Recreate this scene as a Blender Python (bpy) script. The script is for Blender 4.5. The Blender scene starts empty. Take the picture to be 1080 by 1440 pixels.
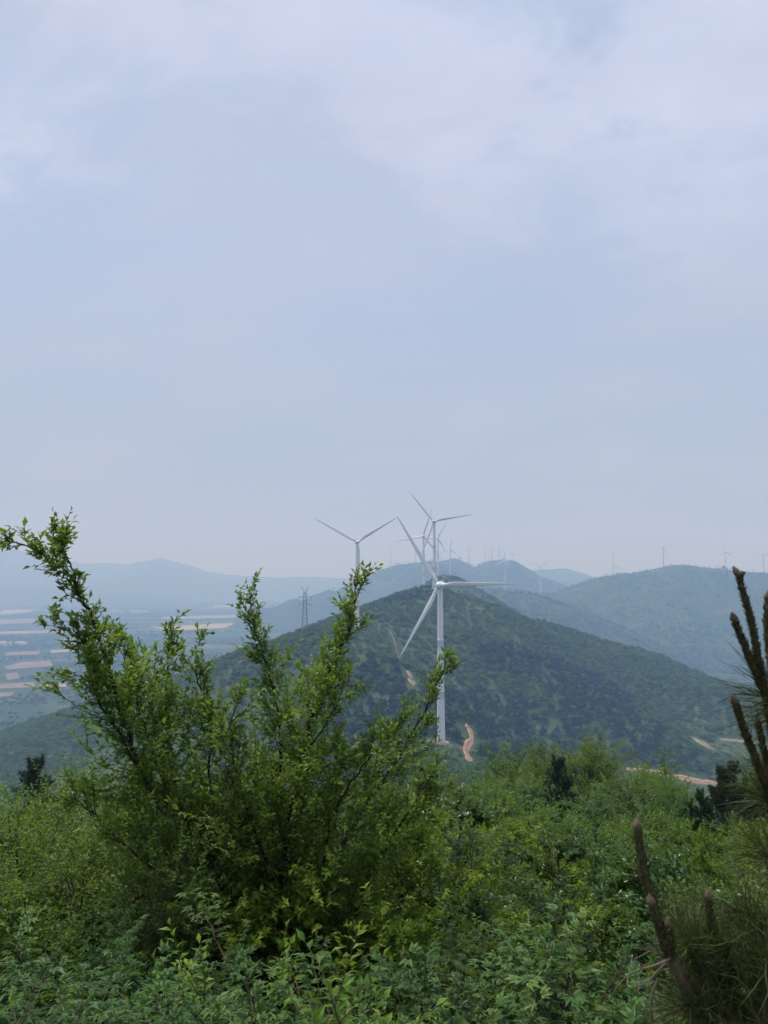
import bpy, math, numpy as np
from mathutils import Vector, Matrix, Quaternion

# ------------------------------------------------------------------ camera
CZ = 190.0                      # eye height above the plain (m)
F = 1090.0                      # focal length in photo pixels (1080 x 1440)
PITCH = math.atan(95 / F)       # horizon sits 95 px under the image centre
sc = bpy.context.scene
cam = bpy.data.cameras.new('camera')
cam.sensor_fit = 'VERTICAL'; cam.sensor_height = 36.0; cam.lens = 36.0 * F / 1440
cam.clip_start = 0.05; cam.clip_end = 60000
cam.dof.use_dof = True; cam.dof.focus_distance = 60.0; cam.dof.aperture_fstop = 17.0
camo = bpy.data.objects.new('camera', cam); sc.collection.objects.link(camo)
camo.location = (0, 0, CZ); camo.rotation_euler = (math.pi / 2 + PITCH, 0, 0)
sc.camera = camo
# ------------------------------------------------------------------ sky, sun, exposure
SUN_EL, SUN_AZ = 66.0, -48.0    # degrees; azimuth from +Y towards +X
w = bpy.data.worlds.new('World'); sc.world = w; w.use_nodes = True
nt = w.node_tree; nt.nodes.clear(); N = nt.nodes.new; LK = nt.links.new
def mth(op, a, b=None, c=None, clamp=False):
    n = N('ShaderNodeMath'); n.operation = op; n.use_clamp = clamp
    for i, v in enumerate((a, b, c)):
        if v is None: continue
        if isinstance(v, (int, float)): n.inputs[i].default_value = v
        else: LK(v, n.inputs[i])
    return n.outputs[0]
sky = N('ShaderNodeTexSky'); sky.sky_type = 'NISHITA'; sky.sun_disc = False
sky.sun_elevation = math.radians(SUN_EL); sky.sun_rotation = math.radians(SUN_AZ)
sky.altitude = 250; sky.air_density = 1.0; sky.dust_density = 3.0; sky.ozone_density = 2.0
tc = N('ShaderNodeTexCoord')
sep = N('ShaderNodeSeparateXYZ'); LK(tc.outputs['Generated'], sep.inputs[0])
zc = mth('MAXIMUM', sep.outputs[2], 0.0)
den = mth('ADD', zc, 0.22)
cx = mth('DIVIDE', sep.outputs[0], den); cy = mth('DIVIDE', sep.outputs[1], den)
comb = N('ShaderNodeCombineXYZ'); LK(cx, comb.inputs[0]); LK(cy, comb.inputs[1])
mp = N('ShaderNodeMapping'); LK(comb.outputs[0], mp.inputs[0])
mp.inputs['Location'].default_value = (3.1, 1.3, 0); mp.inputs['Rotation'].default_value = (0, 0, math.radians(38))
mp.inputs['Scale'].default_value = (0.8, 1.25, 1)
n1 = N('ShaderNodeTexNoise'); LK(mp.outputs[0], n1.inputs['Vector'])
n1.inputs['Scale'].default_value = 2.6; n1.inputs['Detail'].default_value = 9; n1.inputs['Roughness'].default_value = 0.62
n1.inputs['Distortion'].default_value = 0.55
# a bank of thin cloud lies to the right; its edge runs across the sky and the noise breaks it up
bank = mth('ADD', mth('ADD', mth('MULTIPLY', cx, 0.583), mth('MULTIPLY', cy, -0.813)), 0.975)
bank = mth('MINIMUM', mth('MAXIMUM', mth('MULTIPLY', bank, 0.9), -0.07), 0.16)
r1 = N('ShaderNodeMapRange'); r1.interpolation_type = 'SMOOTHSTEP'; LK(mth('ADD', n1.outputs[0], bank), r1.inputs[0])
r1.inputs[1].default_value = 0.43; r1.inputs[2].default_value = 0.64
n2 = N('ShaderNodeTexNoise'); LK(mp.outputs[0], n2.inputs['Vector'])
n2.inputs['Scale'].default_value = 3.2; n2.inputs['Detail'].default_value = 8; n2.inputs['Roughness'].default_value = 0.6
r2 = N('ShaderNodeMapRange'); LK(n2.outputs[0], r2.inputs[0]); r2.inputs[1].default_value = 0.36; r2.inputs[2].default_value = 0.62
r2.inputs[3].default_value = 0.55; r2.inputs[4].default_value = 1.0
# low clouds dissolve in the hazy lower sky
el = N('ShaderNodeMapRange'); el.interpolation_type = 'SMOOTHSTEP'; LK(zc, el.inputs[0])
el.inputs[1].default_value = 0.26; el.inputs[2].default_value = 0.50
cf = mth('MULTIPLY', mth('MULTIPLY', r1.outputs[0], r2.outputs[0]), el.outputs[0])
veil = N('ShaderNodeMixRGB'); veil.inputs[0].default_value = 0.75      # thin high haze in front of the blue
LK(sky.outputs[0], veil.inputs[1]); veil.inputs[2].default_value = (4.3, 5.1, 7.15, 1)
lowh = N('ShaderNodeMapRange'); lowh.interpolation_type = 'SMOOTHSTEP'; LK(zc, lowh.inputs[0])
lowh.inputs[1].default_value = 0.0; lowh.inputs[2].default_value = 0.42; lowh.inputs[3].default_value = 1.0; lowh.inputs[4].default_value = 0.0
low = N('ShaderNodeMixRGB'); LK(lowh.outputs[0], low.inputs[0]); LK(veil.outputs[0], low.inputs[1])
low.inputs[2].default_value = (3.75, 4.2, 5.05, 1)
cm = N('ShaderNodeMixRGB'); LK(cf, cm.inputs[0]); LK(low.outputs[0], cm.inputs[1]); cm.inputs[2].default_value = (5.55, 6.1, 7.8, 1)
n3 = N('ShaderNodeTexNoise'); LK(mp.outputs[0], n3.inputs['Vector']); n3.inputs['Scale'].default_value = 1.7; n3.inputs['Detail'].default_value = 6
r3 = N('ShaderNodeMapRange'); r3.interpolation_type = 'SMOOTHSTEP'; LK(n3.outputs[0], r3.inputs[0]); r3.inputs[1].default_value = 0.42; r3.inputs[2].default_value = 0.66; r3.inputs[4].default_value = 0.42
vm = N('ShaderNodeMixRGB'); LK(r3.outputs[0], vm.inputs[0]); LK(cm.outputs[0], vm.inputs[1]); vm.inputs[2].default_value = (4.9, 5.15, 6.3, 1)   # faint lilac veils
bg = N('ShaderNodeBackground'); LK(vm.outputs[0], bg.inputs[0]); bg.inputs[1].default_value = 0.075
wo = N('ShaderNodeOutputWorld'); LK(bg.outputs[0], wo.inputs[0])

sl = bpy.data.lights.new('sun', 'SUN'); sl.energy = 2.6; sl.angle = math.radians(9); sl.color = (1.0, 0.985, 0.95)
so = bpy.data.objects.new('sun', sl); sc.collection.objects.link(so)
sd = Vector((math.sin(math.radians(SUN_AZ)) * math.cos(math.radians(SUN_EL)),
             math.cos(math.radians(SUN_AZ)) * math.cos(math.radians(SUN_EL)), math.sin(math.radians(SUN_EL))))
so.rotation_euler = sd.to_track_quat('Z', 'Y').to_euler(); so.location = (0, 0, CZ + 900)
vs = sc.view_settings; vs.view_transform = 'Standard'; vs.look = 'None'; vs.gamma = 1.0; vs.exposure = 0.66
vs.use_curve_mapping = False
cy_ = sc.cycles
cy_.max_bounces = 6; cy_.diffuse_bounces = 3; cy_.glossy_bounces = 2; cy_.transmission_bounces = 3; cy_.volume_bounces = 1
cy_.use_denoising = True; cy_.sample_clamp_indirect = 6.0; cy_.use_adaptive_sampling = False
sc.render.use_persistent_data = False

# ------------------------------------------------------------------ helpers
rng = np.random.default_rng(11)
COL = sc.collection
def pix(px, py):                       # pixel -> (x per metre of depth, height per metre of depth)
    dx = (px - 540) / F; dy = (720 - py) / F
    Y = math.cos(PITCH) - dy * math.sin(PITCH); Z = math.sin(PITCH) + dy * math.cos(PITCH)
    return dx / Y, Z / Y
def P(px, py, D):
    a, e = pix(px, py); return np.array((a * D, D, CZ + e * D))
def mesh_np(name, V, T, attrs=None, smooth=True):
    V = np.asarray(V, np.float32); T = np.asarray(T, np.int32); k = T.shape[1]
    me = bpy.data.meshes.new(name)
    me.vertices.add(len(V)); me.vertices.foreach_set('co', V.ravel())
    me.loops.add(T.size); me.loops.foreach_set('vertex_index', T.ravel())
    me.polygons.add(len(T)); me.polygons.foreach_set('loop_start', np.arange(0, T.size, k, dtype=np.int32))
    me.polygons.foreach_set('loop_total', np.full(len(T), k, np.int32))
    me.polygons.foreach_set('use_smooth', np.full(len(T), smooth))
    for an, av in (attrs or {}).items():
        at = me.attributes.new(an, 'FLOAT', 'POINT'); at.data.foreach_set('value', np.asarray(av, np.float32))
    me.update(calc_edges=True); return me
def obj(name, me, mat=None, parent=None, **props):
    o = bpy.data.objects.new(name, me); COL.objects.link(o)
    if mat is not None and me is not None and not me.materials: me.materials.append(mat)
    if parent is not None: o.parent = parent
    for k, v in props.items(): o[k] = v
    return o
def thing(name, loc, label, category, group=None, rz=0.0, scale=1.0):
    o = bpy.data.objects.new(name, None); COL.objects.link(o); o.empty_display_size = 0.2
    o.location = tuple(float(v) for v in loc); o.rotation_euler = (0, 0, float(rz)); o.scale = (scale,) * 3
    o['label'] = label; o['category'] = category
    if group: o['group'] = group
    return o
class MB:                              # collects triangles
    def __init__(s): s.V = []; s.T = []; s.A = []; s.n = 0
    def add(s, V, T, A=None):
        V = np.asarray(V, float); T = np.asarray(T, int)
        s.V.append(V); s.T.append(T + s.n); s.A.append(np.zeros(len(V)) if A is None else np.broadcast_to(np.asarray(A, float), (len(V),)))
        s.n += len(V)
    def mesh(s, name, smooth=True, attr=None):
        return mesh_np(name, np.concatenate(s.V), np.concatenate(s.T), {attr: np.concatenate(s.A)} if attr else None, smooth)
    def tube(s, pts, rad, k=6, A=None):
        pts = np.asarray(pts, float); n = len(pts); rad = np.broadcast_to(np.asarray(rad, float), (n,))
        t = np.gradient(pts, axis=0); t /= np.linalg.norm(t, axis=1)[:, None] + 1e-12
        ref = np.array((0.31, 0.87, 0.38)); u = np.cross(t, ref); u /= np.linalg.norm(u, axis=1)[:, None] + 1e-9
        v = np.cross(t, u); an = np.arange(k) * 2 * math.pi / k
        V = pts[:, None, :] + rad[:, None, None] * (np.cos(an)[None, :, None] * u[:, None, :] + np.sin(an)[None, :, None] * v[:, None, :])
        V = V.reshape(-1, 3); i = np.arange(n - 1)[:, None] * k; j = np.arange(k)[None, :]; j2 = (j + 1) % k
        a = (i + j).ravel(); b = (i + j2).ravel(); c = (i + k + j2).ravel(); d = (i + k + j).ravel()
        T = np.concatenate([np.stack([a, b, c], 1), np.stack([a, c, d], 1)])
        V = np.concatenate([V, pts[-1:] + t[-1:] * rad[-1] * 0.6]); m = len(V) - 1
        T = np.concatenate([T, np.stack([(n - 1) * k + np.arange(k), (n - 1) * k + (np.arange(k) + 1) % k, np.full(k, m)], 1)])
        s.add(V, T, A)
    def box(s, c, h, R=None):
        v = np.array([(x, y, z) for x in (-1, 1) for y in (-1, 1) for z in (-1, 1)], float) * np.asarray(h, float)
        if R is not None: v = v @ np.asarray(R).T
        q = [(0, 1, 3, 2), (4, 6, 7, 5), (0, 4, 5, 1), (2, 3, 7, 6), (0, 2, 6, 4), (1, 5, 7, 3)]
        T = [t for a, b, c_, d in q for t in ((a, b, c_), (a, c_, d))]
        s.add(v + np.asarray(c, float), T)
def unit(v):
    v = np.asarray(v, float); return v / (np.linalg.norm(v, axis=-1, keepdims=True) + 1e-12)
def smooth01(x, a, b):
    t = np.clip((np.asarray(x, float) - a) / (b - a), 0, 1); return t * t * (3 - 2 * t)
# value noise
_perm = np.random.default_rng(5).random((256, 256))
def vnoise(x, y):
    xi = np.floor(x).astype(int); yi = np.floor(y).astype(int); fx = x - xi; fy = y - yi
    fx = fx * fx * fx * (fx * (fx * 6 - 15) + 10); fy = fy * fy * fy * (fy * (fy * 6 - 15) + 10)
    g = lambda i, j: _perm[i & 255, j & 255]
    return (g(xi, yi) * (1 - fx) + g(xi + 1, yi) * fx) * (1 - fy) + (g(xi, yi + 1) * (1 - fx) + g(xi + 1, yi + 1) * fx) * fy - 0.5
def fbm(x, y, o=5):
    r = 0; a = 1.0
    for i in range(o): r = r + a * vnoise(x + i * 17.3, y - i * 9.1); x = x * 2.03; y = y * 2.03; a *= 0.5
    return r

# ------------------------------------------------------------------ materials
def mat_new(name):
    m = bpy.data.materials.new(name); m.use_nodes = True; t = m.node_tree; t.nodes.clear(); return m, t
def ramp(t, fac, stops):
    r = t.nodes.new('ShaderNodeValToRGB'); e = r.color_ramp.elements
    while len(e) < len(stops): e.new(0.5)
    for i, (p, c) in enumerate(stops): e[i].position = p; e[i].color = (*c, 1)
    if fac is not None: t.links.new(fac, r.inputs[0])
    return r.outputs[0]
def noise(t, scale, detail=4, rough=0.55, vec=None, mapping=None, obj_space=False):
    n = t.nodes.new('ShaderNodeTexNoise'); n.inputs['Scale'].default_value = scale
    n.inputs['Detail'].default_value = detail; n.inputs['Roughness'].default_value = rough
    if vec is None:
        if obj_space: vec = t.nodes.new('ShaderNodeTexCoord').outputs['Object']
        else: vec = t.nodes.new('ShaderNodeNewGeometry').outputs['Position']
    if mapping:
        m = t.nodes.new('ShaderNodeMapping'); m.inputs['Scale'].default_value = mapping; t.links.new(vec, m.inputs[0]); vec = m.outputs[0]
    t.links.new(vec, n.inputs['Vector']); return n.outputs[0]
def mixc(t, f, a, b, mode='MIX'):
    n = t.nodes.new('ShaderNodeMixRGB'); n.blend_type = mode
    for i, v in enumerate((f, a, b)):
        if isinstance(v, (int, float)): n.inputs[i].default_value = v
        elif isinstance(v, tuple): n.inputs[i].default_value = (*v, 1)
        else: t.links.new(v, n.inputs[i])
    return n.outputs[0]
def plain_mat(name, col, rough=0.8, spec=0.3, var=0.25, nscale=3.0, bump=0.0, obj_space=True):
    m, t = mat_new(name); b = t.nodes.new('ShaderNodeBsdfPrincipled'); o = t.nodes.new('ShaderNodeOutputMaterial')
    f = noise(t, nscale, 6, 0.6, obj_space=obj_space)
    lo = tuple(c * (1 - var) for c in col); hi = tuple(min(1, c * (1 + var)) for c in col)
    t.links.new(ramp(t, f, [(0.3, lo), (0.7, hi)]), b.inputs['Base Color'])
    b.inputs['Roughness'].default_value = rough; b.inputs['Specular IOR Level'].default_value = spec
    if bump:
        bp = t.nodes.new('ShaderNodeBump'); bp.inputs['Strength'].default_value = bump; t.links.new(f, bp.inputs['Height'])
        t.links.new(bp.outputs[0], b.inputs['Normal'])
    t.links.new(b.outputs[0], o.inputs[0]); return m
def leaf_mat(name, stops, trans=0.35, rough=0.42, spec=0.4, objvar=0.25, tcol=(0.26, 0.38, 0.02)):
    m, t = mat_new(name); o = t.nodes.new('ShaderNodeOutputMaterial')
    at = t.nodes.new('ShaderNodeAttribute'); at.attribute_name = 'tint'
    oi = t.nodes.new('ShaderNodeObjectInfo')
    c = ramp(t, at.outputs['Fac'], stops)
    hs = t.nodes.new('ShaderNodeHueSaturation'); t.links.new(c, hs.inputs['Color'])
    mr = t.nodes.new('ShaderNodeMapRange'); t.links.new(oi.outputs['Random'], mr.inputs[0])
    mr.inputs[3].default_value = 1 - objvar; mr.inputs[4].default_value = 1 + objvar; t.links.new(mr.outputs[0], hs.inputs['Value'])
    wn = t.nodes.new('ShaderNodeTexWhiteNoise'); wn.noise_dimensions = '1D'; t.links.new(oi.outputs['Random'], wn.inputs['W'])
    m2 = t.nodes.new('ShaderNodeMapRange'); t.links.new(wn.outputs[0], m2.inputs[0]); m2.inputs[3].default_value = 0.485; m2.inputs[4].default_value = 0.512
    t.links.new(m2.outputs[0], hs.inputs['Hue'])
    b = t.nodes.new('ShaderNodeBsdfPrincipled'); t.links.new(hs.outputs[0], b.inputs['Base Color'])
    b.inputs['Roughness'].default_value = rough; b.inputs['Specular IOR Level'].default_value = spec
    tr = t.nodes.new('ShaderNodeBsdfTranslucent'); t.links.new(mixc(t, 0.55, hs.outputs[0], tcol), tr.inputs[0])
    mx = t.nodes.new('ShaderNodeMixShader'); mx.inputs[0].default_value = trans
    t.links.new(b.outputs[0], mx.inputs[1]); t.links.new(tr.outputs[0], mx.inputs[2]); t.links.new(mx.outputs[0], o.inputs[0])
    return m
M = {}
M['sapling'] = leaf_mat('sapling_leaf', [(0.0, (0.042, 0.105, 0.014)), (0.5, (0.100, 0.205, 0.024)), (1.0, (0.21, 0.32, 0.05))], 0.46, 0.42, 0.3, 0.1)
M['finel'] = leaf_mat('fine_leaf', [(0.0, (0.042, 0.115, 0.016)), (0.5, (0.096, 0.215, 0.026)), (1.0, (0.19, 0.31, 0.05))], 0.45, 0.45, 0.25, 0.3)
M['vitex'] = leaf_mat('shrub_leaf', [(0.0, (0.026, 0.070, 0.017)), (0.55, (0.058, 0.128, 0.030)), (1.0, (0.11, 0.19, 0.05))], 0.36, 0.5, 0.25, 0.3)
M['oak'] = leaf_mat('bright_leaf', [(0.0, (0.062, 0.145, 0.012)), (0.5, (0.138, 0.265, 0.020)), (1.0, (0.27, 0.38, 0.045))], 0.46, 0.48, 0.22, 0.36)
M['dark'] = leaf_mat('dark_leaf', [(0.0, (0.020, 0.060, 0.012)), (0.6, (0.048, 0.112, 0.020)), (1.0, (0.10, 0.17, 0.035))], 0.3, 0.34, 0.35, 0.2)
M['feather'] = leaf_mat('feathery_leaf', [(0.0, (0.048, 0.105, 0.014)), (0.5, (0.088, 0.165, 0.020)), (1.0, (0.15, 0.22, 0.035))], 0.4, 0.55, 0.15, 0.18)
M['pine'] = leaf_mat('pine_needle', [(0.0, (0.012, 0.034, 0.012)), (0.5, (0.026, 0.058, 0.018)), (1.0, (0.052, 0.092, 0.028))], 0.12, 0.55, 0.2, 0.25, (0.05, 0.08, 0.02))
M['needle'] = leaf_mat('close_needle', [(0.0, (0.028, 0.050, 0.013)), (0.5, (0.056, 0.082, 0.022)), (1.0, (0.12, 0.12, 0.045))], 0.2, 0.55, 0.18, 0.05, (0.10, 0.12, 0.03))
M['wood_far'] = leaf_mat('woodland_leaf', [(0.0, (0.030, 0.076, 0.012)), (0.5, (0.070, 0.140, 0.016)), (1.0, (0.15, 0.215, 0.026))], 0.22, 0.65, 0.12, 0.5)
M['bark'] = plain_mat('bark', (0.035, 0.028, 0.022), 0.85, 0.2, 0.4, 40, 0.3)
M['twig'] = plain_mat('twig', (0.075, 0.055, 0.038), 0.8, 0.2, 0.35, 60, 0.2)
M['deadwood'] = plain_mat('dead_twig', (0.15, 0.125, 0.095), 0.85, 0.2, 0.3, 50, 0.2)
M['shoot'] = plain_mat('pine_shoot', (0.095, 0.072, 0.042), 0.85, 0.2, 0.45, 220, 0.6)
M['bud'] = plain_mat('pine_bud', (0.115, 0.092, 0.06), 0.8, 0.2, 0.3, 200, 0.4)
M['white'] = plain_mat('turbine_paint', (0.74, 0.76, 0.77), 0.38, 0.45, 0.05, 0.25)
M['grey'] = plain_mat('turbine_grey', (0.32, 0.33, 0.34), 0.5, 0.4, 0.1, 1.0)
M['concrete'] = plain_mat('concrete', (0.42, 0.41, 0.38), 0.9, 0.2, 0.2, 1.5, 0.2)
M['steel'] = plain_mat('galvanised_steel', (0.16, 0.17, 0.18), 0.55, 0.5, 0.15, 2)
M['dirt'] = plain_mat('red_dirt', (0.33, 0.20, 0.135), 0.95, 0.1, 0.22, 0.35, 0.4, False)
M['dirt_pale'] = plain_mat('pale_dirt', (0.24, 0.205, 0.135), 0.95, 0.1, 0.2, 0.3, 0.3, False)
M['crown_grass'] = plain_mat('track_grass', (0.16, 0.125, 0.075), 0.95, 0.1, 0.35, 0.5, 0.3, False)
M['wheat'] = plain_mat('ripe_wheat', (0.33, 0.255, 0.12), 0.95, 0.1, 0.2, 0.02, 0, False)
M['soil'] = plain_mat('ploughed_soil', (0.185, 0.150, 0.11), 0.95, 0.1, 0.25, 0.02, 0, False)
M['stubble'] = plain_mat('pale_stubble', (0.24, 0.23, 0.155), 0.95, 0.1, 0.2, 0.02, 0, False)
M['wall'] = plain_mat('white_render', (0.72, 0.71, 0.68), 0.9, 0.2, 0.1, 0.3)
M['roof'] = plain_mat('grey_roof', (0.30, 0.27, 0.26), 0.9, 0.2, 0.2, 0.3)
M['glass'] = plain_mat('dark_glass', (0.03, 0.035, 0.04), 0.2, 0.5, 0.1, 1)

# ------------------------------------------------------------------ terrain
def pl(*pts): return np.array([P(*p) for p in pts])
def rel(*pts): return np.array([(x, y, CZ + z) for x, y, z in pts], float)
SPINES = [  # (polyline, slope, rounding)
    (rel((0, -400, -60), (0, -120, -14), (0, 0, -1.62), (0.2, 4, -2.85), (0.6, 16, -6.3), (3, 35, -13), (10, 100, -39), (20, 200, -68), (26, 300, -81), (28, 391, -83)), 0.46, 42),
    (rel((28, 391, -83), (14, 450, -74), (-24, 540, -50), (-58, 605, -35), (-44, 640, -41), (-20, 690, -40), (14, 760, -26), (47, 800, -16)), 0.52, 16),
    (rel((47, 800, -16), (52, 930, -20), (58, 1080, -13), (86, 1160, 5), (110, 1400, -12), (118, 1640, -4), (190, 2100, -2), (205, 2600, 15), (190, 3250, 80)), 0.62, 14),
    (np.vstack([rel((47, 800, -16)), pl((700, 868, 850), (746, 887, 830), (851, 930, 780), (900, 944, 750), (960, 960, 720), (1010, 969, 700), (1090, 988, 670), (1250, 1050, 620))]), 0.36, 40),
    (np.vstack([rel((190, 2100, 0), (312, 2030, -22), (455, 2290, -44)), pl((800, 836, 2400), (835, 822, 2400), (862, 809, 2420), (910, 803, 2420), (940, 798, 2400), (972, 796, 2400), (1005, 799, 2380), (1030, 804, 2360), (1085, 809, 2350), (1160, 800, 2350), (1300, 812, 2300))]), 0.40, 45),
    (pl((380, 850, 3000), (440, 838, 3100), (510, 815, 3250), (545, 798, 3300), (575, 787, 3300), (590, 786, 3300), (600, 788, 3350), (640, 782, 3350), (655, 791, 3350), (668, 800, 3400), (680, 793, 3400), (692, 782, 3400), (708, 790, 3450), (720, 787, 3500), (745, 805, 3500), (800, 822, 3400), (850, 837, 3300)), 0.62, 8),
    (pl((700, 812, 5600), (765, 799, 5600), (785, 798, 5600), (835, 820, 5600), (880, 830, 5600)), 0.36, 60),
    (pl((-260, 778, 7800), (-80, 764, 7800), (10, 770, 7800), (60, 784, 7800), (120, 791, 7800), (180, 793, 7800), (215, 789, 7700), (228, 785, 7700), (242, 791, 7700), (262, 798, 7700), (300, 805, 7600), (380, 812, 7600), (450, 810, 7600), (520, 814, 7600), (600, 820, 7600)), 0.3, 30),
    (pl((-300, 838, 6000), (-60, 822, 6000), (40, 826, 5900), (120, 831, 5900), (190, 836, 5800)), 0.2, 120),
    (rel((330, 330, -118), (420, 420, -112), (700, 500, -120)), 0.30, 60),
]
def smax(a, b, k):
    h = np.clip(0.5 + 0.5 * (a - b) / k, 0, 1); return b + (a - b) * h + k * h * (1 - h)
def height(x, y):
    x = np.asarray(x, float); y = np.asarray(y, float); shp = x.shape; x = x.ravel(); y = y.ravel()
    D = np.hypot(x, y); out = np.full(x.shape, -60.0)
    wx = x + smooth01(D, 250, 700) * 38 * fbm(x / 170 + 3, y / 170, 3); wy = y + smooth01(D, 250, 700) * 38 * fbm(x / 170 + 40, y / 170 + 9, 3)
    for S, sl_, r in SPINES:
        best = np.full(x.shape, -1e9)
        if S[0, 1] < 0:                # the viewer's own hill: a brow that falls steadily along +Y
            lat = np.abs(x - np.interp(y, S[:, 1], S[:, 0]))
            best = np.interp(y, S[:, 1], S[:, 2]) - sl_ * (np.sqrt(lat * lat + r * r) - r) - 0.46 * np.maximum(y - S[-1, 1], 0) - 0.3 * np.maximum(S[0, 1] - y, 0)
            out = smax(best, out, 5.0); continue
        qx, qy = wx, wy
        for A, B in zip(S[:-1], S[1:]):
            d = B[:2] - A[:2]; t = np.clip(((qx - A[0]) * d[0] + (qy - A[1]) * d[1]) / (d @ d), 0, 1)
            dist = np.hypot(qx - A[0] - t * d[0], qy - A[1] - t * d[1])
            f = sl_ * (np.sqrt(dist * dist + r * r) - r)
            best = np.maximum(best, A[2] + t * (B[2] - A[2]) - f)
        out = smax(best, out, 14.0)
    up = smooth01(out, -5, 45)
    amp = smooth01(D, 90, 500)
    out = out + up * amp * (9 * fbm(x / 150, y / 150, 5) * smooth01(D, 400, 1500) + 4.5 * fbm(x / 60 + 7, y / 60, 4)) \
        + (1 - amp) * 0.5 * fbm(x / 4.0 + 2, y / 4.0, 4) * smooth01(D, 1.0, 8)
    return np.maximum(smax(out, np.zeros_like(out), 16.0) - 4.0 * (out < -40) * 0, 0.0).reshape(shp)
def hz(x, y): return float(height(np.array([x]), np.array([y]))[0])
def hit(px, py, d0=30.0, d1=20000.0):  # first point of the terrain along a pixel's ray
    a, e = pix(px, py); D = np.exp(np.linspace(math.log(d0), math.log(d1), 2500))
    g = height(a * D, D) - (CZ + e * D); i = int(np.argmax(g > 0))
    if g[i] <= 0: i = len(D) - 1
    Dm = D[i]; return np.array((a * Dm, Dm, hz(a * Dm, Dm)))

az = np.concatenate([np.linspace(-180, -42, 50)[:-1], np.linspace(-42, 42, 430), np.linspace(42, 180, 50)[1:-1]])
az = np.radians(az); rr = np.concatenate([[0.0], np.exp(np.linspace(math.log(0.6), math.log(25000), 560))])
AZ, RR = np.meshgrid(az, rr, indexing='ij'); X = RR * np.sin(AZ); Y = RR * np.cos(AZ); Z = height(X, Y)
nA, nR = X.shape; idx = np.arange(nA * nR).reshape(nA, nR); i2 = np.roll(idx, -1, axis=0)
quads = np.stack([idx[:, 1:], idx[:, :-1], i2[:, :-1], i2[:, 1:]], -1).reshape(-1, 4)
gm = mesh_np('ground', np.stack([X, Y, Z], -1).reshape(-1, 3), quads)
m, t = mat_new('scrub_ground'); b = t.nodes.new('ShaderNodeBsdfPrincipled'); o_ = t.nodes.new('ShaderNodeOutputMaterial')
geo = t.nodes.new('ShaderNodeNewGeometry'); sp = t.nodes.new('ShaderNodeSeparateXYZ'); t.links.new(geo.outputs['Position'], sp.inputs[0])
near = ramp(t, noise(t, 1.3, 8, 0.65), [(0.3, (0.020, 0.028, 0.012)), (0.55, (0.045, 0.055, 0.020)), (0.75, (0.10, 0.085, 0.045))])
scrub = ramp(t, noise(t, 0.02, 10, 0.72), [(0.30, (0.022, 0.046, 0.014)), (0.48, (0.042, 0.072, 0.019)), (0.60, (0.070, 0.095, 0.030)), (0.76, (0.14, 0.14, 0.06))])
pf = noise(t, 0.0055, 9, 0.7, mapping=(0.45, 1.5, 1.0))
plainc = ramp(t, pf, [(0.34, (0.018, 0.036, 0.014)), (0.47, (0.032, 0.058, 0.018)), (0.56, (0.050, 0.078, 0.028)), (0.63, (0.14, 0.13, 0.07)), (0.67, (0.036, 0.062, 0.022))])
mr = t.nodes.new('ShaderNodeMapRange'); t.links.new(sp.outputs[2], mr.inputs[0]); mr.inputs[1].default_value = 6; mr.inputs[2].default_value = 26
c1 = mixc(t, mr.outputs[0], plainc, scrub)
ln = t.nodes.new('ShaderNodeVectorMath'); ln.operation = 'DISTANCE'; t.links.new(geo.outputs['Position'], ln.inputs[0]); ln.inputs[1].default_value = (0, 0, CZ)
m3 = t.nodes.new('ShaderNodeMapRange'); t.links.new(ln.outputs['Value'], m3.inputs[0]); m3.inputs[1].default_value = 25; m3.inputs[2].default_value = 120
t.links.new(mixc(t, m3.outputs[0], near, c1), b.inputs['Base Color'])
b.inputs['Roughness'].default_value = 0.95; b.inputs['Specular IOR Level'].default_value = 0.1
bp = t.nodes.new('ShaderNodeBump'); bp.inputs['Strength'].default_value = 0.7; bp.inputs['Distance'].default_value = 1.5
t.links.new(noise(t, 0.22, 6, 0.7), bp.inputs['Height']); t.links.new(bp.outputs[0], b.inputs['Normal'])
t.links.new(b.outputs[0], o_.inputs[0])
ground = obj('ground', gm, m, kind='structure', label='green hills and hazy farmland plain')

# ------------------------------------------------------------------ fields on the plain, dirt tracks
def plain_pt(px, py):
    a, e = pix(px, py); D = -CZ / e; return np.array((a * D, D))
def field(poly, mat, label, lift):
    q = np.array([plain_pt(*p) for p in poly]); n = 14; V = []
    # rounded-corner sheet with a slightly ragged rim, a real slab 0.5 m thick
    rim = []
    for A, B in zip(q, np.roll(q, -1, 0)):
        for k in range(n): rim.append(A + (B - A) * k / n)
    rim = np.array(rim); c = rim.mean(0); L = np.abs(rim - c).max()
    wob = 0.05 * fbm(rim[:, 0] / (L * .2), rim[:, 1] / (L * .2), 3); rim = c + (rim - c) * (1 + wob[:, None])
    nn = len(rim); top = np.column_stack([rim, np.full(nn, lift)]); bot = np.column_stack([c + (rim - c) * 1.004, np.full(nn, -0.2)])
    V = np.vstack([top, bot, [[c[0], c[1], lift]]]); i = np.arange(nn); j = (i + 1) % nn
    T = np.vstack([np.stack([i, j, np.full(nn, 2 * nn)], 1), np.stack([i + nn, j + nn, i], 1), np.stack([j + nn, j, i], 1)])
    obj('field', mesh_np('field', V, T, smooth=False), mat, kind='structure', label=label)
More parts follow.
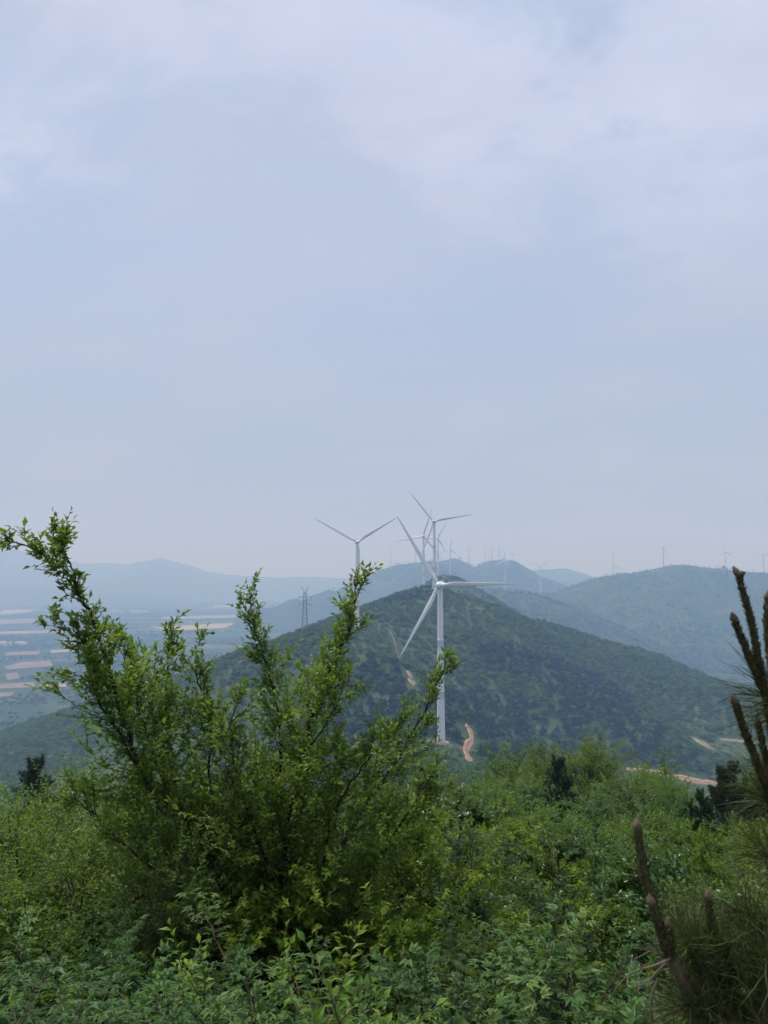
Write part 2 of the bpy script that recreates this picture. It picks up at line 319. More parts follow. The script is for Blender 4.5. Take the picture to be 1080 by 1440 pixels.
FIELDS = [
    (((212, 882), (352, 875), (356, 881), (240, 887)), 'wheat'), (((228, 868), (330, 865), (334, 868), (232, 871)), 'stubble'),
    (((30, 931), (72, 930), (74, 937), (10, 942), (6, 938)), 'soil'), (((8, 948), (24, 946), (28, 954), (10, 957)), 'soil'),
    (((-20, 963), (50, 960), (48, 967), (-25, 970)), 'soil'), (((56, 963), (92, 962), (94, 966), (56, 967)), 'wheat'),
    (((-30, 889), (100, 886), (100, 889), (-30, 893)), 'stubble'), (((-10, 872), (46, 870), (52, 876), (-10, 878)), 'soil'),
    (((5, 858), (48, 857), (40, 862), (-10, 865)), 'stubble'), (((0, 842), (26, 840), (22, 844), (-8, 845)), 'stubble'),
    (((46, 842), (66, 841), (66, 845), (44, 845)), 'stubble'), (((120, 843), (182, 840), (184, 843), (124, 846)), 'soil'),
    (((396, 851), (425, 850), (430, 853), (398, 855)), 'stubble'), (((300, 852), (350, 850), (352, 852), (302, 855)), 'stubble'),
    (((10, 918), (56, 916), (54, 921), (6, 923)), 'soil'), (((-30, 977), (20, 974), (16, 980), (-40, 984)), 'soil'),
    (((70, 915), (110, 913), (112, 916), (72, 919)), 'stubble'), (((430, 849), (452, 848), (454, 851), (432, 853)), 'soil'),
]
for i, (poly, mt) in enumerate(FIELDS):
    field(poly, M[mt], {'wheat': 'ripe golden crop field on the hazy plain', 'soil': 'bare reddish soil field on the hazy plain', 'stubble': 'pale stubble strip on the hazy plain'}[mt], 0.6 + 0.05 * i)
TRACKS = []
def track(pixels, width, mat, label, name='dirt_track', lift=0.35, d0=250.0):
    p3 = np.array([hit(*p, d0=d0) for p in pixels]); s = np.linspace(0, len(p3) - 1, 12 * len(p3))
    xy = np.column_stack([np.interp(s, np.arange(len(p3)), p3[:, k]) for k in (0, 1)])
    for _ in range(4): xy[1:-1] = (xy[:-2] + 2 * xy[1:-1] + xy[2:]) / 4
    tg = unit(np.gradient(xy, axis=0)); nm = np.column_stack([-tg[:, 1], tg[:, 0]])
    wv = width * (1 + 0.9 * fbm(s * 2.1 + 3, s * 0 + width, 4)) * np.clip(np.minimum(s, s[-1] - s) * 2.0 + 0.3, 0, 1)
    rows = []
    for off in (-1.0, -0.8, -0.24, 0.24, 0.8, 1.0):
        q = xy + nm * (wv * off / 2)[:, None]; z = height(q[:, 0], q[:, 1]) + lift - 0.9 * (abs(off) == 1.0) + 0.08 * (abs(off) == 0.24)
        rows.append(np.column_stack([q, z]))
    V = np.stack(rows, 1).reshape(-1, 3); n = len(xy); i = (np.arange(n - 1)[:, None] * 6 + np.arange(5)[None]).ravel()
    tm_ = mesh_np(name, V, np.stack([i, i + 1, i + 7, i + 6], 1)); to_ = obj(name, tm_, mat, kind='structure', label=label); tm_.materials.append(M['crown_grass'])
    tm_.polygons.foreach_set('material_index', ((np.arange(len(i)) % 5 == 2) & (vnoise(np.arange(len(i)) * .31, np.arange(len(i)) * 0.0 + width) > -.25)).astype(np.int32))
    TRACKS.append((xy, width)); return p3
track([(656, 1018), (661, 1028), (664, 1038), (657, 1048), (655, 1058), (662, 1072)], 3.4, M['dirt'], 'reddish dirt track curving past the nearest turbine')
track([(574, 944), (578, 955), (582, 966)], 5.0, M['dirt_pale'], 'short pale stretch of track on the dark wooded slope')
track([(548, 886), (554, 900), (558, 915), (563, 928)], 1.6, plain_mat('trodden_grass', (0.13, 0.125, 0.07), 0.95, 0.1, 0.3, 0.4, 0.2, False), 'faint narrow trail climbing the hillside')
track([(880, 1082), (920, 1086), (950, 1092), (985, 1100), (1010, 1102)], 5.0, M['dirt'], 'reddish track crossing the valley on the right')
track([(980, 1040), (986, 1044), (992, 1049), (1000, 1052)], 10.0, M['dirt_pale'], 'small bare earth clearing in the right-hand valley')
track([(1012, 1040), (1040, 1043), (1075, 1046)], 5.0, M['dirt_pale'], 'thin pale track beside the bare clearing')
track([(850, 914), (870, 920), (900, 928), (925, 934)], 12.0, M['dirt_pale'], 'pale ribbon of track in the blue valley', d0=1000.0)

# ------------------------------------------------------------------ wind turbines
def blade_mesh():
    ns, k = 22, 12; V = []
    for i in range(ns):
        s = (i / (ns - 1)) ** 0.9; r = 0.025 + 0.975 * s                       # unit length along +Z
        rootness = 1 - float(smooth01(s, 0.02, 0.17))
        chord = 0.042 * rootness + (1 - rootness) * (0.062 * (1 - s) ** 0.9 + 0.010) * (1 if s < 0.985 else 0.45)
        thick = chord * (rootness + (1 - rootness) * (0.24 - 0.12 * s)); tw = math.radians(24 * (1 - s) ** 2.2 + 6)
        bend = -0.035 * s * s                                                   # flexes down-wind of the tower
        for j in range(k):
            th = 2 * math.pi * j / k; cx_ = math.cos(th); cx2 = chord * (0.5 * cx_ - 0.16 * (1 - rootness)); ty = thick * 0.5 * math.sin(th) * (1 - 0.45 * (1 - rootness) * -cx_ if cx_ < 0 else 1)
            V.append((cx2 * math.cos(tw) - ty * math.sin(tw), cx2 * math.sin(tw) + ty * math.cos(tw) + bend, r))
    T = []
    for i in range(ns - 1):
        for j in range(k):
            a = i * k + j; b_ = i * k + (j + 1) % k; T += [(a, b_, b_ + k), (a, b_ + k, a + k)]
    V.append((0, -0.035, 1.002)); T += [((ns - 1) * k + j, (ns - 1) * k + (j + 1) % k, len(V) - 1) for j in range(k)]
    return mesh_np('blade', V, T)
def lathe(prof, k=24, axis='z'):
    V = []; T = []
    for i, (z, r) in enumerate(prof):
        for j in range(k):
            a = 2 * math.pi * j / k
            V.append((r * math.cos(a), r * math.sin(a), z) if axis == 'z' else (r * math.cos(a), z, r * math.sin(a)))
    for i in range(len(prof) - 1):
        for j in range(k):
            a = i * k + j; b_ = i * k + (j + 1) % k
            T += [(a, b_, b_ + k), (a, b_ + k, a + k)] if axis == 'z' else [(a, b_ + k, b_), (a, a + k, b_ + k)]
    return np.array(V, float), np.array(T)
# tower: unit height, three flanged sections
prof = [(0, .0285), (0.003, .0285), (0.003, .0275)]
for zz in np.linspace(0.01, 1, 13): prof.append((zz, .0275 - .0105 * zz))
for zf in (0.33, 0.66): prof += [(zf - .0025, .0275 - .0105 * zf), (zf - .002, .0282 - .0105 * zf), (zf + .002, .0282 - .0105 * zf), (zf + .0025, .0275 - .0105 * zf)]
prof.sort(key=lambda q: q[0]); prof[0], prof[1], prof[2] = (0, .0285), (0.003, .0285), (0.0031, .0275)
TOWER = mesh_np('tower', *lathe(prof, 28))
HUB = mesh_np('hub', *lathe([(-2.6, 0.02), (-2.5, .55), (-2.2, 1.0), (-1.6, 1.45), (-.8, 1.72), (0.2, 1.8), (1.2, 1.72), (1.5, 1.4), (1.5, .02)], 24, 'y'))
def nacelle_mesh():                    # rounded box lofted along +Y (down-wind), a raised cooler hump at the tail
    V = []; secs = [(-0.2, 1.35, 1.35, 0), (0.2, 1.65, 1.7, 0), (1.6, 1.85, 1.9, .05), (4.5, 1.9, 1.95, .1), (7.6, 1.8, 1.85, .15), (8.6, 1.55, 1.6, .2), (9.0, 1.1, 1.2, .25)]
    k = 20
    for y, hw, hh, up in secs:
        for j in range(k):
            a = 2 * math.pi * j / k; ca, sa = math.cos(a), math.sin(a); p = 0.45
            V.append((hw * math.copysign(abs(ca) ** p, ca), y, up + hh * math.copysign(abs(sa) ** p, sa)))
    T = []
    for i in range(len(secs) - 1):
        for j in range(k):
            a = i * k + j; b_ = i * k + (j + 1) % k; T += [(a, b_ + k, b_), (a, a + k, b_ + k)]
    n = len(V); V += [(0, -.2, 0), (0, 9.0, .25)]
    T += [(j, (j + 1) % k, n) for j in range(k)] + [(n - 1 - j - 0, n - k + (k - 1 - j - 1) % k, n + 1) for j in range(k)]
    return mesh_np('nacelle', V, T)
NAC = nacelle_mesh(); BLADE = blade_mesh()
mb = MB(); mb.box((0, 7.0, 2.5), (1.3, 1.1, .45)); mb.box((-.6, 8.2, 3.0), (.05, .05, .55)); mb.box((.6, 8.2, 3.0), (.05, .05, .55)); COOLER = mb.mesh('cooler', False)
mb = MB(); mb.box((0, 0, 1.15), (.5, .08, 1.1)); mb.box((0, -.7, .05), (.7, .9, .12)); DOOR = mb.mesh('tower_door', False)
FOUND = mesh_np('foundation', *lathe([(-2.5, 4.6), (0.25, 4.4), (0.55, 3.2), (0.6, 0.02)], 28), smooth=False)
def turbine(hpx, hpy, D, Lpx, phases, yaw, label, detail=True, hub_h=None, group=None):
    """hub at a pixel and depth; the tower stands on the terrain underneath"""
    if not detail:                     # far towers: stand where the ground gives an ordinary tower height
        Dc = D * np.linspace(.72, 1.35, 500); a_, e_ = pix(hpx, hpy); Hc = CZ + e_ * Dc - height(a_ * Dc, Dc)
        D = float(Dc[int(np.argmin(np.maximum(np.abs(Hc - 76) - 7, 0) * 10 + np.abs(Dc - D) * .1))])
    hub = P(hpx, hpy, D); Ls = Lpx * D / F; s = Ls / 45.0
    yw = math.radians(yaw)                                   # rotor faces the camera when yaw = 0, turned to the left when positive
    over = 3.6 * s
    base = np.array((hub[0] + over * math.sin(yw), hub[1] + over * math.cos(yw), 0.0)); base[2] = hz(base[0], base[1])
    H = hub[2] - base[2] - 1.7 * s
    root = thing('wind_turbine', base - (0, 0, .1), label, 'wind turbine', group, -yw)
    tw = obj('tower', TOWER, M['white'], root); rs = 80 * s * 1.02; tw.scale = (rs, rs, H + .1)
    na = obj('nacelle', NAC, M['white'], root); na.location = (0, -2.2 * s, H + 1.75 * s); na.scale = (s,) * 3
    if detail:
        co = obj('cooler', COOLER, M['grey'], na)
        dr = obj('door', DOOR, M['grey'], root); dr.location = (-.7 * s, -2.26 * s, 1.3); dr.rotation_euler = (0, 0, -.3)
        fo = obj('foundation', FOUND, M['concrete'], root); fo.scale = (s,) * 3
    hu = obj('hub', HUB, M['white'], root); hu.location = (0, -over, H + 1.8 * s); hu.scale = (s,) * 3
    for ph in phases:
        bl = obj('blade', BLADE, M['white'], root); bl.location = (0, -over, H + 1.8 * s); bl.scale = (Ls,) * 3
        bl.rotation_euler = (0, math.radians(90 - ph), 0)    # ph: degrees counter-clockwise from the right, as the camera sees it
    return root, H, s
tri = lambda p: (p, p + 120, p + 240)
G1 = 'turbines along the ridge'
TURB = [
    (617, 823, 391, 114, tri(1), 16, 'tall white wind turbine standing nearest, at the reddish dirt track', True),
    (503, 762, 650, 68, tri(32), -8, 'white wind turbine behind the leafy sapling tip, two blades raised in a V', True),
    (610, 733, 790, 56, tri(9), 12, 'white wind turbine just behind the nearest one, rotor highest of all', True),
    (595, 754, 1080, 41, tri(70), 14, 'white wind turbine immediately left of the highest rotor', True),
    (615.5, 757, 1640, 27, tri(60), 10, 'grey-white turbine half hidden behind the tower with the highest rotor', False),
    (633, 772, 2180, 20, tri(80), 8, 'hazy turbine to the right of the highest rotor', False),
    (549, 774, 3250, 13, tri(90), 6, 'faint turbine alone on the far ridge above the left shoulder', False),
    (584, 770, 3300, 13, tri(40), 6, 'faint turbine on the far ridge peeping between the big rotors', False),
    (659, 772, 3350, 13, tri(85), 30, 'faint turbine standing in the notch of the far twin peaks', False),
    (681, 774, 3400, 12, tri(75), 40, 'very faint turbine on the left shoulder of the far right peak', False),
    (691, 772, 3400, 12, tri(95), 30, 'very faint turbine on the summit of the far right peak', False),
    (701, 770, 3430, 12, tri(65), 35, 'very faint turbine just right of the far right summit', False),
    (720, 778, 3500, 11, tri(100), 30, 'very faint turbine on the falling right edge of the far peak', False),
    (709, 788, 2030, 20, tri(80), 60, 'hazy turbine whose pale tower foot shows against the blue saddle', False),
    (760, 797, 2290, 19.5, tri(38), 8, 'hazy turbine in the blue saddle with two blades raised in a V', False),
    (862, 794, 2430, 18, tri(86), 10, 'small turbine at the left end of the right-hand ridge', False),
    (932.5, 770, 2420, 18.5, tri(53), 8, 'small turbine at the left foot of the rounded summit on the right-hand ridge', False),
    (1020, 776, 2390, 18, tri(90), 8, 'small turbine with one blade straight up, right of the rounded summit', False),
    (1073.5, 781, 2360, 17.5, tri(25), 8, 'small turbine at the right edge of the picture on the ridge', False),
    (1058.5, 800, 3600, 9.5, tri(88), 10, 'tiny turbine peeping over the ridge beside the pine shoots', False),
]
BASES = []
for hpx, hpy, D, Lp, ph, yaw, lab, det in TURB:
    r_, H_, s_ = turbine(hpx, hpy, D, Lp, ph, yaw, lab, det, group=G1)
    BASES.append((r_.location.x, r_.location.y)); print('turbine', hpx, 'hub height %.1f' % H_, 'blade %.1f' % (s_ * 45))
# levelled dirt pad under the nearest turbine
bx, by = BASES[0]
an = np.linspace(0, 2 * math.pi, 40, endpoint=False)
rows = []
for fr in (0.15, 0.5, 0.8, 1.0):
    q = np.column_stack([bx + 5 + fr * (15 + 3 * np.sin(3 * an)) * np.cos(an), by - 2 + fr * (12 + 2 * np.cos(2 * an)) * np.sin(an)])
    rows.append(np.column_stack([q, height(q[:, 0], q[:, 1]) + (0.28 if fr < 1 else -0.6)]))
V = np.vstack(rows); T = []
for k in range(3):
    for j in range(40): T.append((k * 40 + j, (k + 1) * 40 + j, (k + 1) * 40 + (j + 1) % 40, k * 40 + (j + 1) % 40))
obj('turbine_pad', mesh_np('turbine_pad', V, T), plain_mat('pad_earth', (0.13, 0.115, 0.07), 0.95, 0.1, 0.4, 0.25, 0.3, False), kind='structure', label='bare earth pad round the foot of the nearest turbine')

# ------------------------------------------------------------------ power pylon on the ridge shoulder
def pylon(px, py_top, Hm, label):
    a, e = pix(px, py_top); D = np.linspace(700, 1900, 1200)
    g = height(a * D, D) + Hm - (CZ + e * D)
    c_ = np.where(np.diff(np.sign(g)) != 0)[0]; Dm = D[c_[0]] if len(c_) else D[int(np.argmin(np.abs(g)))]
    x, y = a * Dm, Dm; z = hz(x, y); print('pylon at', Dm, z - CZ)
    root = thing('power_pylon', (x, y, z - .5), label, 'pylon', rz=.25)
    def wd(h): return 2.3 * (1 - h / Hm) ** 1.1 + .8
    leg = MB(); brace = MB()
    hs = np.linspace(0, Hm * .9, 15)
    cs = [(-1, -1), (1, -1), (1, 1), (-1, 1)]
    for k_, (sx, sy) in enumerate(cs):
        one = MB(); one.tube([(sx * wd(h), sy * wd(h), h) for h in hs], .22, 4); obj('leg', one.mesh('leg'), M['steel'], root)
    for h0, h1 in zip(hs[:-1], hs[1:]):
        for q in range(4):
            A, B = cs[q], cs[(q + 1) % 4]
            brace.tube([(A[0] * wd(h0), A[1] * wd(h0), h0), (B[0] * wd(h1), B[1] * wd(h1), h1)], .11, 3)
            brace.tube([(B[0] * wd(h0), B[1] * wd(h0), h0), (A[0] * wd(h1), A[1] * wd(h1), h1)], .11, 3)
    obj('bracing', brace.mesh('bracing'), M['steel'], root)
    for hh, L in ((Hm * .66, 6.4), (Hm * .80, 6.0)):
        arm = MB()
        for sx in (-1, 1):
            for o2 in (-.8, .8): arm.tube([(sx * .8, o2, hh), (sx * L, 0, hh + .7)], .14, 3); arm.tube([(sx * .8, o2, hh + 1.8), (sx * L, 0, hh + .7)], .14, 3)
        cross = obj('cross_arm', arm.mesh('cross_arm'), M['steel'], root)
        for sx in (-1, 1):
            ins = MB(); ins.tube([(sx * L, 0, hh + .6), (sx * L, 0, hh - 1.6)], .18, 6); obj('insulator', ins.mesh('insulator'), M['grey'], cross)
    for sx in (-1, 1):
        horn = MB(); horn.tube([(sx * .3, 0, Hm * .88), (sx * 2.6, 0, Hm * .97), (sx * 4.0, 0, Hm)], .2, 4); horn.tube([(sx * .3, 0, Hm * .93), (sx * 4.0, 0, Hm)], .14, 3)
        obj('earth_wire_horn', horn.mesh('earth_wire_horn'), M['steel'], root)
pylon(429, 824, 50, 'grey lattice power pylon with forked top beyond the wooded shoulder')

# ------------------------------------------------------------------ far houses on the plain
HW = MB(); HW.box((0, 0, 2.8), (7, 4, 2.8)); HWm = HW.mesh('wall', False)
HR = mesh_np('roof', [(-7.5, -4.6, 5.5), (7.5, -4.6, 5.5), (7.5, 4.6, 5.5), (-7.5, 4.6, 5.5), (-7.5, 0, 8), (7.5, 0, 8)], [(0, 1, 5), (0, 5, 4), (2, 3, 4), (2, 4, 5), (1, 2, 5), (3, 0, 4), (0, 2, 1), (0, 3, 2)], smooth=False)
WM = MB(); WM.box((0, 0, 0), (.7, .06, .8)); WMm = WM.mesh('window', False)
for gname, lab, spots in (
    ('white houses in the village left of the sapling', 'small white house in the hazy village behind the leaning stem', [(186, 861), (190, 862), (194, 861.5), (199, 861), (204, 862), (160, 860), (168, 861)]),
    ('white houses near the plain edge', 'small white house among fields at the left edge of the plain', [(6, 909), (10, 909), (28, 908.6), (32, 908.8), (96, 903), (101, 910.5)]),
    ('white houses near the pylon', 'small white house on the plain beside the pylon', [(404, 857), (412, 852), (420, 866), (424, 867), (446, 856), (396, 866)])):
    for px_, py_ in spots:
        q = plain_pt(px_, py_); r_ = thing('village_house', (q[0], q[1], hz(*q)), lab, 'house', gname, rng.uniform(-.6, .6), rng.uniform(1.3, 2.0))
        obj('wall', HWm, M['wall'], r_); obj('roof', HR, M['roof'], r_)
        for wx_ in (-4, 0, 4):
            w_ = obj('window', WMm, M['glass'], r_); w_.location = (wx_, -4.03, 3.0)

# ------------------------------------------------------------------ haze
hv = MB(); hv.box((0, 0, (CZ + 520 - 1) / 2), (25600, 25600, (CZ + 520 + 1) / 2))
m, t = mat_new('haze'); pv = t.nodes.new('ShaderNodeVolumePrincipled'); o_ = t.nodes.new('ShaderNodeOutputMaterial')
HAZE = (0.30, 0.48, 0.88); HDENS = 4.4e-4
pv.inputs['Color'].default_value = (*HAZE, 1); pv.inputs['Density'].default_value = HDENS
pv.inputs['Absorption Color'].default_value = (0.78, 0.66, 0.40, 1); pv.inputs['Anisotropy'].default_value = 0.0
t.links.new(pv.outputs[0], o_.inputs['Volume'])
obj('haze', hv.mesh('haze', False), m, kind='stuff', label='pale blue summer haze over hills and plain', category='haze')

# ------------------------------------------------------------------ vegetation generators
def leaves(mb, Pn, d, n, L, W, tint, fold=0.25, droop=0.18):
    Pn = np.asarray(Pn, float); k = len(Pn)
    if k == 0: return
    d = unit(d); n = unit(n - d * np.sum(n * d, 1)[:, None]); s = np.cross(n, d)
    L = np.broadcast_to(L, (k,))[:, None]; W = np.broadcast_to(W, (k,))[:, None]
    V = np.stack([Pn, Pn + d * L * .42 + s * W / 2 + n * fold * W, Pn + d * L * .42 - s * W / 2 + n * fold * W, Pn + d * L * .48, Pn + d * L - n * droop * L], 1).reshape(-1, 3)
    i = np.arange(k)[:, None] * 5; T = (i[:, :, None] + np.array([[0, 3, 1], [0, 2, 3], [1, 3, 4], [3, 2, 4]])[None]).reshape(-1, 3)
    mb.add(V, T, np.repeat(tint, 5))
def polywalk(rs, p0, d0, length, n, wob, up):
    pts = [np.array(p0, float)]; d = unit(np.array(d0, float)); st = length / (n - 1)
    for _ in range(n - 1):
        d = unit(d + rs.normal(0, wob, 3) + np.array((0, 0, up))); pts.append(pts[-1] + d * st)
    return np.array(pts)
def sample_poly(pts, f):
    L = np.concatenate([[0], np.cumsum(np.linalg.norm(np.diff(pts, axis=0), axis=1))]); s = np.asarray(f) * L[-1]
    q = np.stack([np.interp(s, L, pts[:, k]) for k in range(3)], -1); i = np.clip(np.searchsorted(L, s, 'right') - 1, 0, len(pts) - 2)
    return q, unit(pts[i + 1] - pts[i]), L[-1]
def side_dir(rs, t, ang):              # a direction leaving tangent t at an angle, random round it
    r = rs.normal(0, 1, 3); r = unit(r - t * (r @ t)); return unit(t * math.cos(ang) + r * math.sin(ang))
def leaf_run(rs, mb, pts, f0, spacing, L, W, style, tip_tint=0.25):
    """leaves along one twig; style 'alt' alternate simple leaves, 'fan' palmate fans, 'whorl' upright tip rosettes"""
    _, _, ln = sample_poly(pts, [0.5]); k = max(2, int(ln * (1 - f0) / spacing)); f = np.linspace(f0, 1, k)
    q, tg, _ = sample_poly(pts, f); up = np.array((0, 0, 1.0))
    s = np.cross(tg, up + rs.normal(0, .25, 3)); s = unit(s) * np.where(np.arange(k) % 2, 1, -1)[:, None]
    tint0 = np.clip(rs.normal(.42, .2) + tip_tint * (f - .6) + rs.normal(0, .17, k), 0, 1)
    if style == 'alt':
        d = unit(tg * .75 + s * .9 + rs.normal(0, .28, (k, 3))); d[-1] = tg[-1]
        leaves(mb, q, d, up + rs.normal(0, .5, (k, 3)), L * rs.uniform(.65, 1.15, k), W * rs.uniform(.75, 1.1, k), tint0)
    elif style == 'fan':
        for sg in (1, -1):
            d0 = unit(tg * .55 + s * sg + rs.normal(0, .2, (k, 3))); n = unit(up + tg * .35 + rs.normal(0, .35, (k, 3))); n = unit(n - d0 * np.sum(n * d0, 1)[:, None])
            q0 = q + d0 * L * .45; sd_ = np.cross(n, d0)
            for a, ls in ((-72, .5), (-36, .85), (0, 1.0), (36, .85), (72, .5)):
                ca, sa = math.cos(math.radians(a)), math.sin(math.radians(a))
                leaves(mb, q0, d0 * ca + sd_ * sa, n + rs.normal(0, .18, (k, 3)), L * ls * rs.uniform(.8, 1.1, k), W * (.5 + .5 * ls), np.clip(tint0 + rs.normal(0, .06, k), 0, 1))
    else:
        for rep in range(3):
            a = rs.uniform(0, 6.28, k); u = unit(np.cross(tg, np.array((.3, .9, .2)))); v = np.cross(tg, u)
            out = u * np.cos(a)[:, None] + v * np.sin(a)[:, None]
            d = unit(tg * rs.uniform(.35, 1.0, (k, 1)) + out)
            leaves(mb, q, d, up + tg + rs.normal(0, .35, (k, 3)), L * rs.uniform(.7, 1.15, k), W * rs.uniform(.8, 1.1, k), np.clip(tint0 + rs.normal(0, .1, k), 0, 1))
def grow(seed, H, tilt, nst, n1, n2, L, W, spacing, style, r0=0.012, up=0.05, base_spread=0.12, f1=0.25, l1=0.38, l2=0.16, twig_r=0.0022):
    rs = np.random.default_rng(seed); wood = MB(); fol = MB(); c = np.zeros(3)
    for i in range(nst):
        a = 6.283 * (i + rs.uniform(-.35, .35)) / nst; tl = math.radians(tilt) * rs.uniform(.15, 1.0)
        d0 = (math.cos(a) * math.sin(tl), math.sin(a) * math.sin(tl), math.cos(tl))
        st = polywalk(rs, (base_spread * rs.uniform(0, 1) * math.cos(a), base_spread * rs.uniform(0, 1) * math.sin(a), -.08), d0, H * rs.uniform(.7, 1.08), 8, .10, up)
        wood.tube(st, np.linspace(r0, r0 * .25, 8), 5)
        for f in np.sort(rs.uniform(f1, .97, n1)):
            q, tg, _ = sample_poly(st, [f]); br = polywalk(rs, q[0], side_dir(rs, tg[0], rs.uniform(.6, 1.15)), H * l1 * (1.08 - .65 * f) * rs.uniform(.6, 1.2), 5, .13, .08)
            wood.tube(br, np.linspace(r0 * .42, twig_r, 5), 4)
            for g in rs.uniform(.25, .98, n2):
                q2, t2, _ = sample_poly(br, [g]); tw = polywalk(rs, q2[0], side_dir(rs, t2[0], rs.uniform(.5, 1.1)), H * l2 * rs.uniform(.6, 1.25), 3, .12, .06)
                wood.tube(tw, [twig_r, twig_r * .8, twig_r * .5], 3); leaf_run(rs, fol, tw, .12, spacing, L, W, style)
            leaf_run(rs, fol, br, .45, spacing, L, W, style)
        leaf_run(rs, fol, st[4:], .2, spacing, L, W, style)
    return wood.mesh('stems'), fol.mesh('foliage', False, 'tint')
def cloud(seed, lobes, n, size, trunk=None):   # crown of loose leaf clumps for trees far off
    rs = np.random.default_rng(seed); mb = MB(); vol = np.array([l[1] ** 2 for l in lobes]); pick = rs.choice(len(lobes), n, p=vol / vol.sum())
    C = np.array([l[0] for l in lobes], float)[pick]; R = np.array([l[1] for l in lobes], float)[pick]
    o = unit(rs.normal(0, 1, (n, 3))); o[:, 2] = np.abs(o[:, 2]) * .95 - .22 * rs.random(n); p = C + o * R[:, None] * rs.uniform(.62, 1.06, n)[:, None] * np.array((1, 1, .82))
    nrm = unit(o + rs.normal(0, .55, (n, 3))); d = unit(np.cross(nrm, rs.normal(0, 1, (n, 3))))
    s = size * rs.uniform(.6, 1.35, n)
    leaves(mb, p - d * s[:, None] * .5, d, nrm, s, s * .75, np.clip(rs.normal(.45, .2, n), 0, 1), .12, .05)
    return mb.mesh('crown', False, 'tint')
def copy_thing(parts, name, loc, label, cat, group, rz, scale, wide=1.0):
    r_ = thing(name, loc, label, cat, group, rz); r_.scale = (scale * wide, scale * wide, scale)
    for nm, me, mt, kd in parts:
        o = obj(nm, me, mt, r_)
        if kd: o['kind'] = kd
    return r_

# ------------------------------------------------------------------ woodland and hillside trees
def lobes_broad(seed, R, H):
    rs = np.random.default_rng(seed); out = [((0, 0, H * .55), R * .75)]
    for i in range(6):
        a = i * 1.05 + rs.uniform(-.4, .4); rr_ = R * rs.uniform(.4, .62); out.append(((R * .55 * math.cos(a), R * .55 * math.sin(a), H * rs.uniform(.38, .8)), rr_))
    return out
def lobes_pine(seed, R, H):
    rs = np.random.default_rng(seed); out = []
    for k in range(7):
        z = H * (.25 + .72 * k / 6); rr_ = R * (1.05 - .78 * k / 6)
        for j in range(4 if k < 5 else 1):
            a = rs.uniform(0, 6.28); o_r = rr_ * .55 if k < 5 else 0; out.append(((o_r * math.cos(a), o_r * math.sin(a), z), rr_ * .55))
    return out
def trunk_mesh(H, r, seed):
    rs = np.random.default_rng(seed); mb = MB(); st = polywalk(rs, (0, 0, -.4), (0, 0, 1), H * .85, 7, .06, .05); mb.tube(st, np.linspace(r, r * .3, 7), 6)
    for i in range(5):
        q, tg, _ = sample_poly(st, [.35 + .12 * i]); mb.tube(polywalk(rs, q[0], side_dir(rs, tg[0], .9), H * .3, 4, .1, .1), np.linspace(r * .4, r * .12, 4), 4)
    return mb.mesh('trunk')
FAR_B = [(cloud(50 + i, lobes_broad(i, 2.1, 4.2), 420, .52), trunk_mesh(4.2, .12, i)) for i in range(4)]
FAR_P = [(cloud(70 + i, lobes_pine(i, 2.3, 5.8), 520, .55), trunk_mesh(6.2, .14, 9 + i)) for i in range(3)]
FAR_S = [cloud(80 + i, lobes_broad(20 + i, 1.7, 1.9), 260, .42) for i in range(3)]
def sector(n, d0, d1, half=0.56):
    D = np.sqrt(rng.uniform(d0 * d0, d1 * d1, n)); a = rng.uniform(-half, half, n); return a * D, D
def clearings(x, y, pad=2.5, shade=24.0):
    """hard: nothing grows (wheel tracks, turbine feet); soft: cut-over ground beside them with low scrub only"""
    hard = np.zeros(len(x), bool); soft = np.zeros(len(x), bool)
    for xy, wd in TRACKS:
        D = np.hypot(xy[:, 0], xy[:, 1])
        for k in range(0, len(xy), 2):
            ux, uy = xy[k] / D[k]; rx = x - xy[k, 0]; ry = y - xy[k, 1]
            al = -(rx * ux + ry * uy); ac = np.abs(rx * uy - ry * ux)
            hard |= (ac < wd / 2 + .3) & (np.abs(al) < wd); soft |= (ac < wd / 2 + pad) & (al > -pad) & (al < shade)
    for k, (bx_, by_) in enumerate(BASES[:4]):
        rx = x - bx_; ry = y - by_
        hard |= np.hypot(rx, ry) < 5.5; soft |= np.hypot(rx, ry) < (9 if k else 16)
        if k == 0: soft |= (rx > -8) & (rx < 18) & (ry > -36) & (ry < 8); hard |= ((rx - 5) / 13) ** 2 + ((ry + 2) / 9) ** 2 < 1
    return hard, soft
pts = []
for d0, d1, dens in ((60, 280, .03), (280, 800, .088), (800, 1300, .060), (1300, 2000, .016), (2000, 3600, .006)):
    n = int(.56 * (d1 * d1 - d0 * d0) * dens); x, y = sector(n, d0, d1); z = height(x, y); hd_, sf_ = clearings(x, y); k = (z > 7) & ~hd_ & (rng.random(n) < np.clip(.75 + 1.2 * fbm(x / 70 + 9, y / 70, 4), .42, 1))
    pts.append(np.column_stack([x, y, z, sf_])[k])
pts = np.vstack(pts); soft = pts[:, 3] > 0; pts = pts[:, :3]; D = pts[:, 1]
wn = fbm(pts[:, 0] / 130 + 5, pts[:, 1] / 130 + 1, 4) + .25 * fbm(pts[:, 0] / 25, pts[:, 1] / 25, 2)
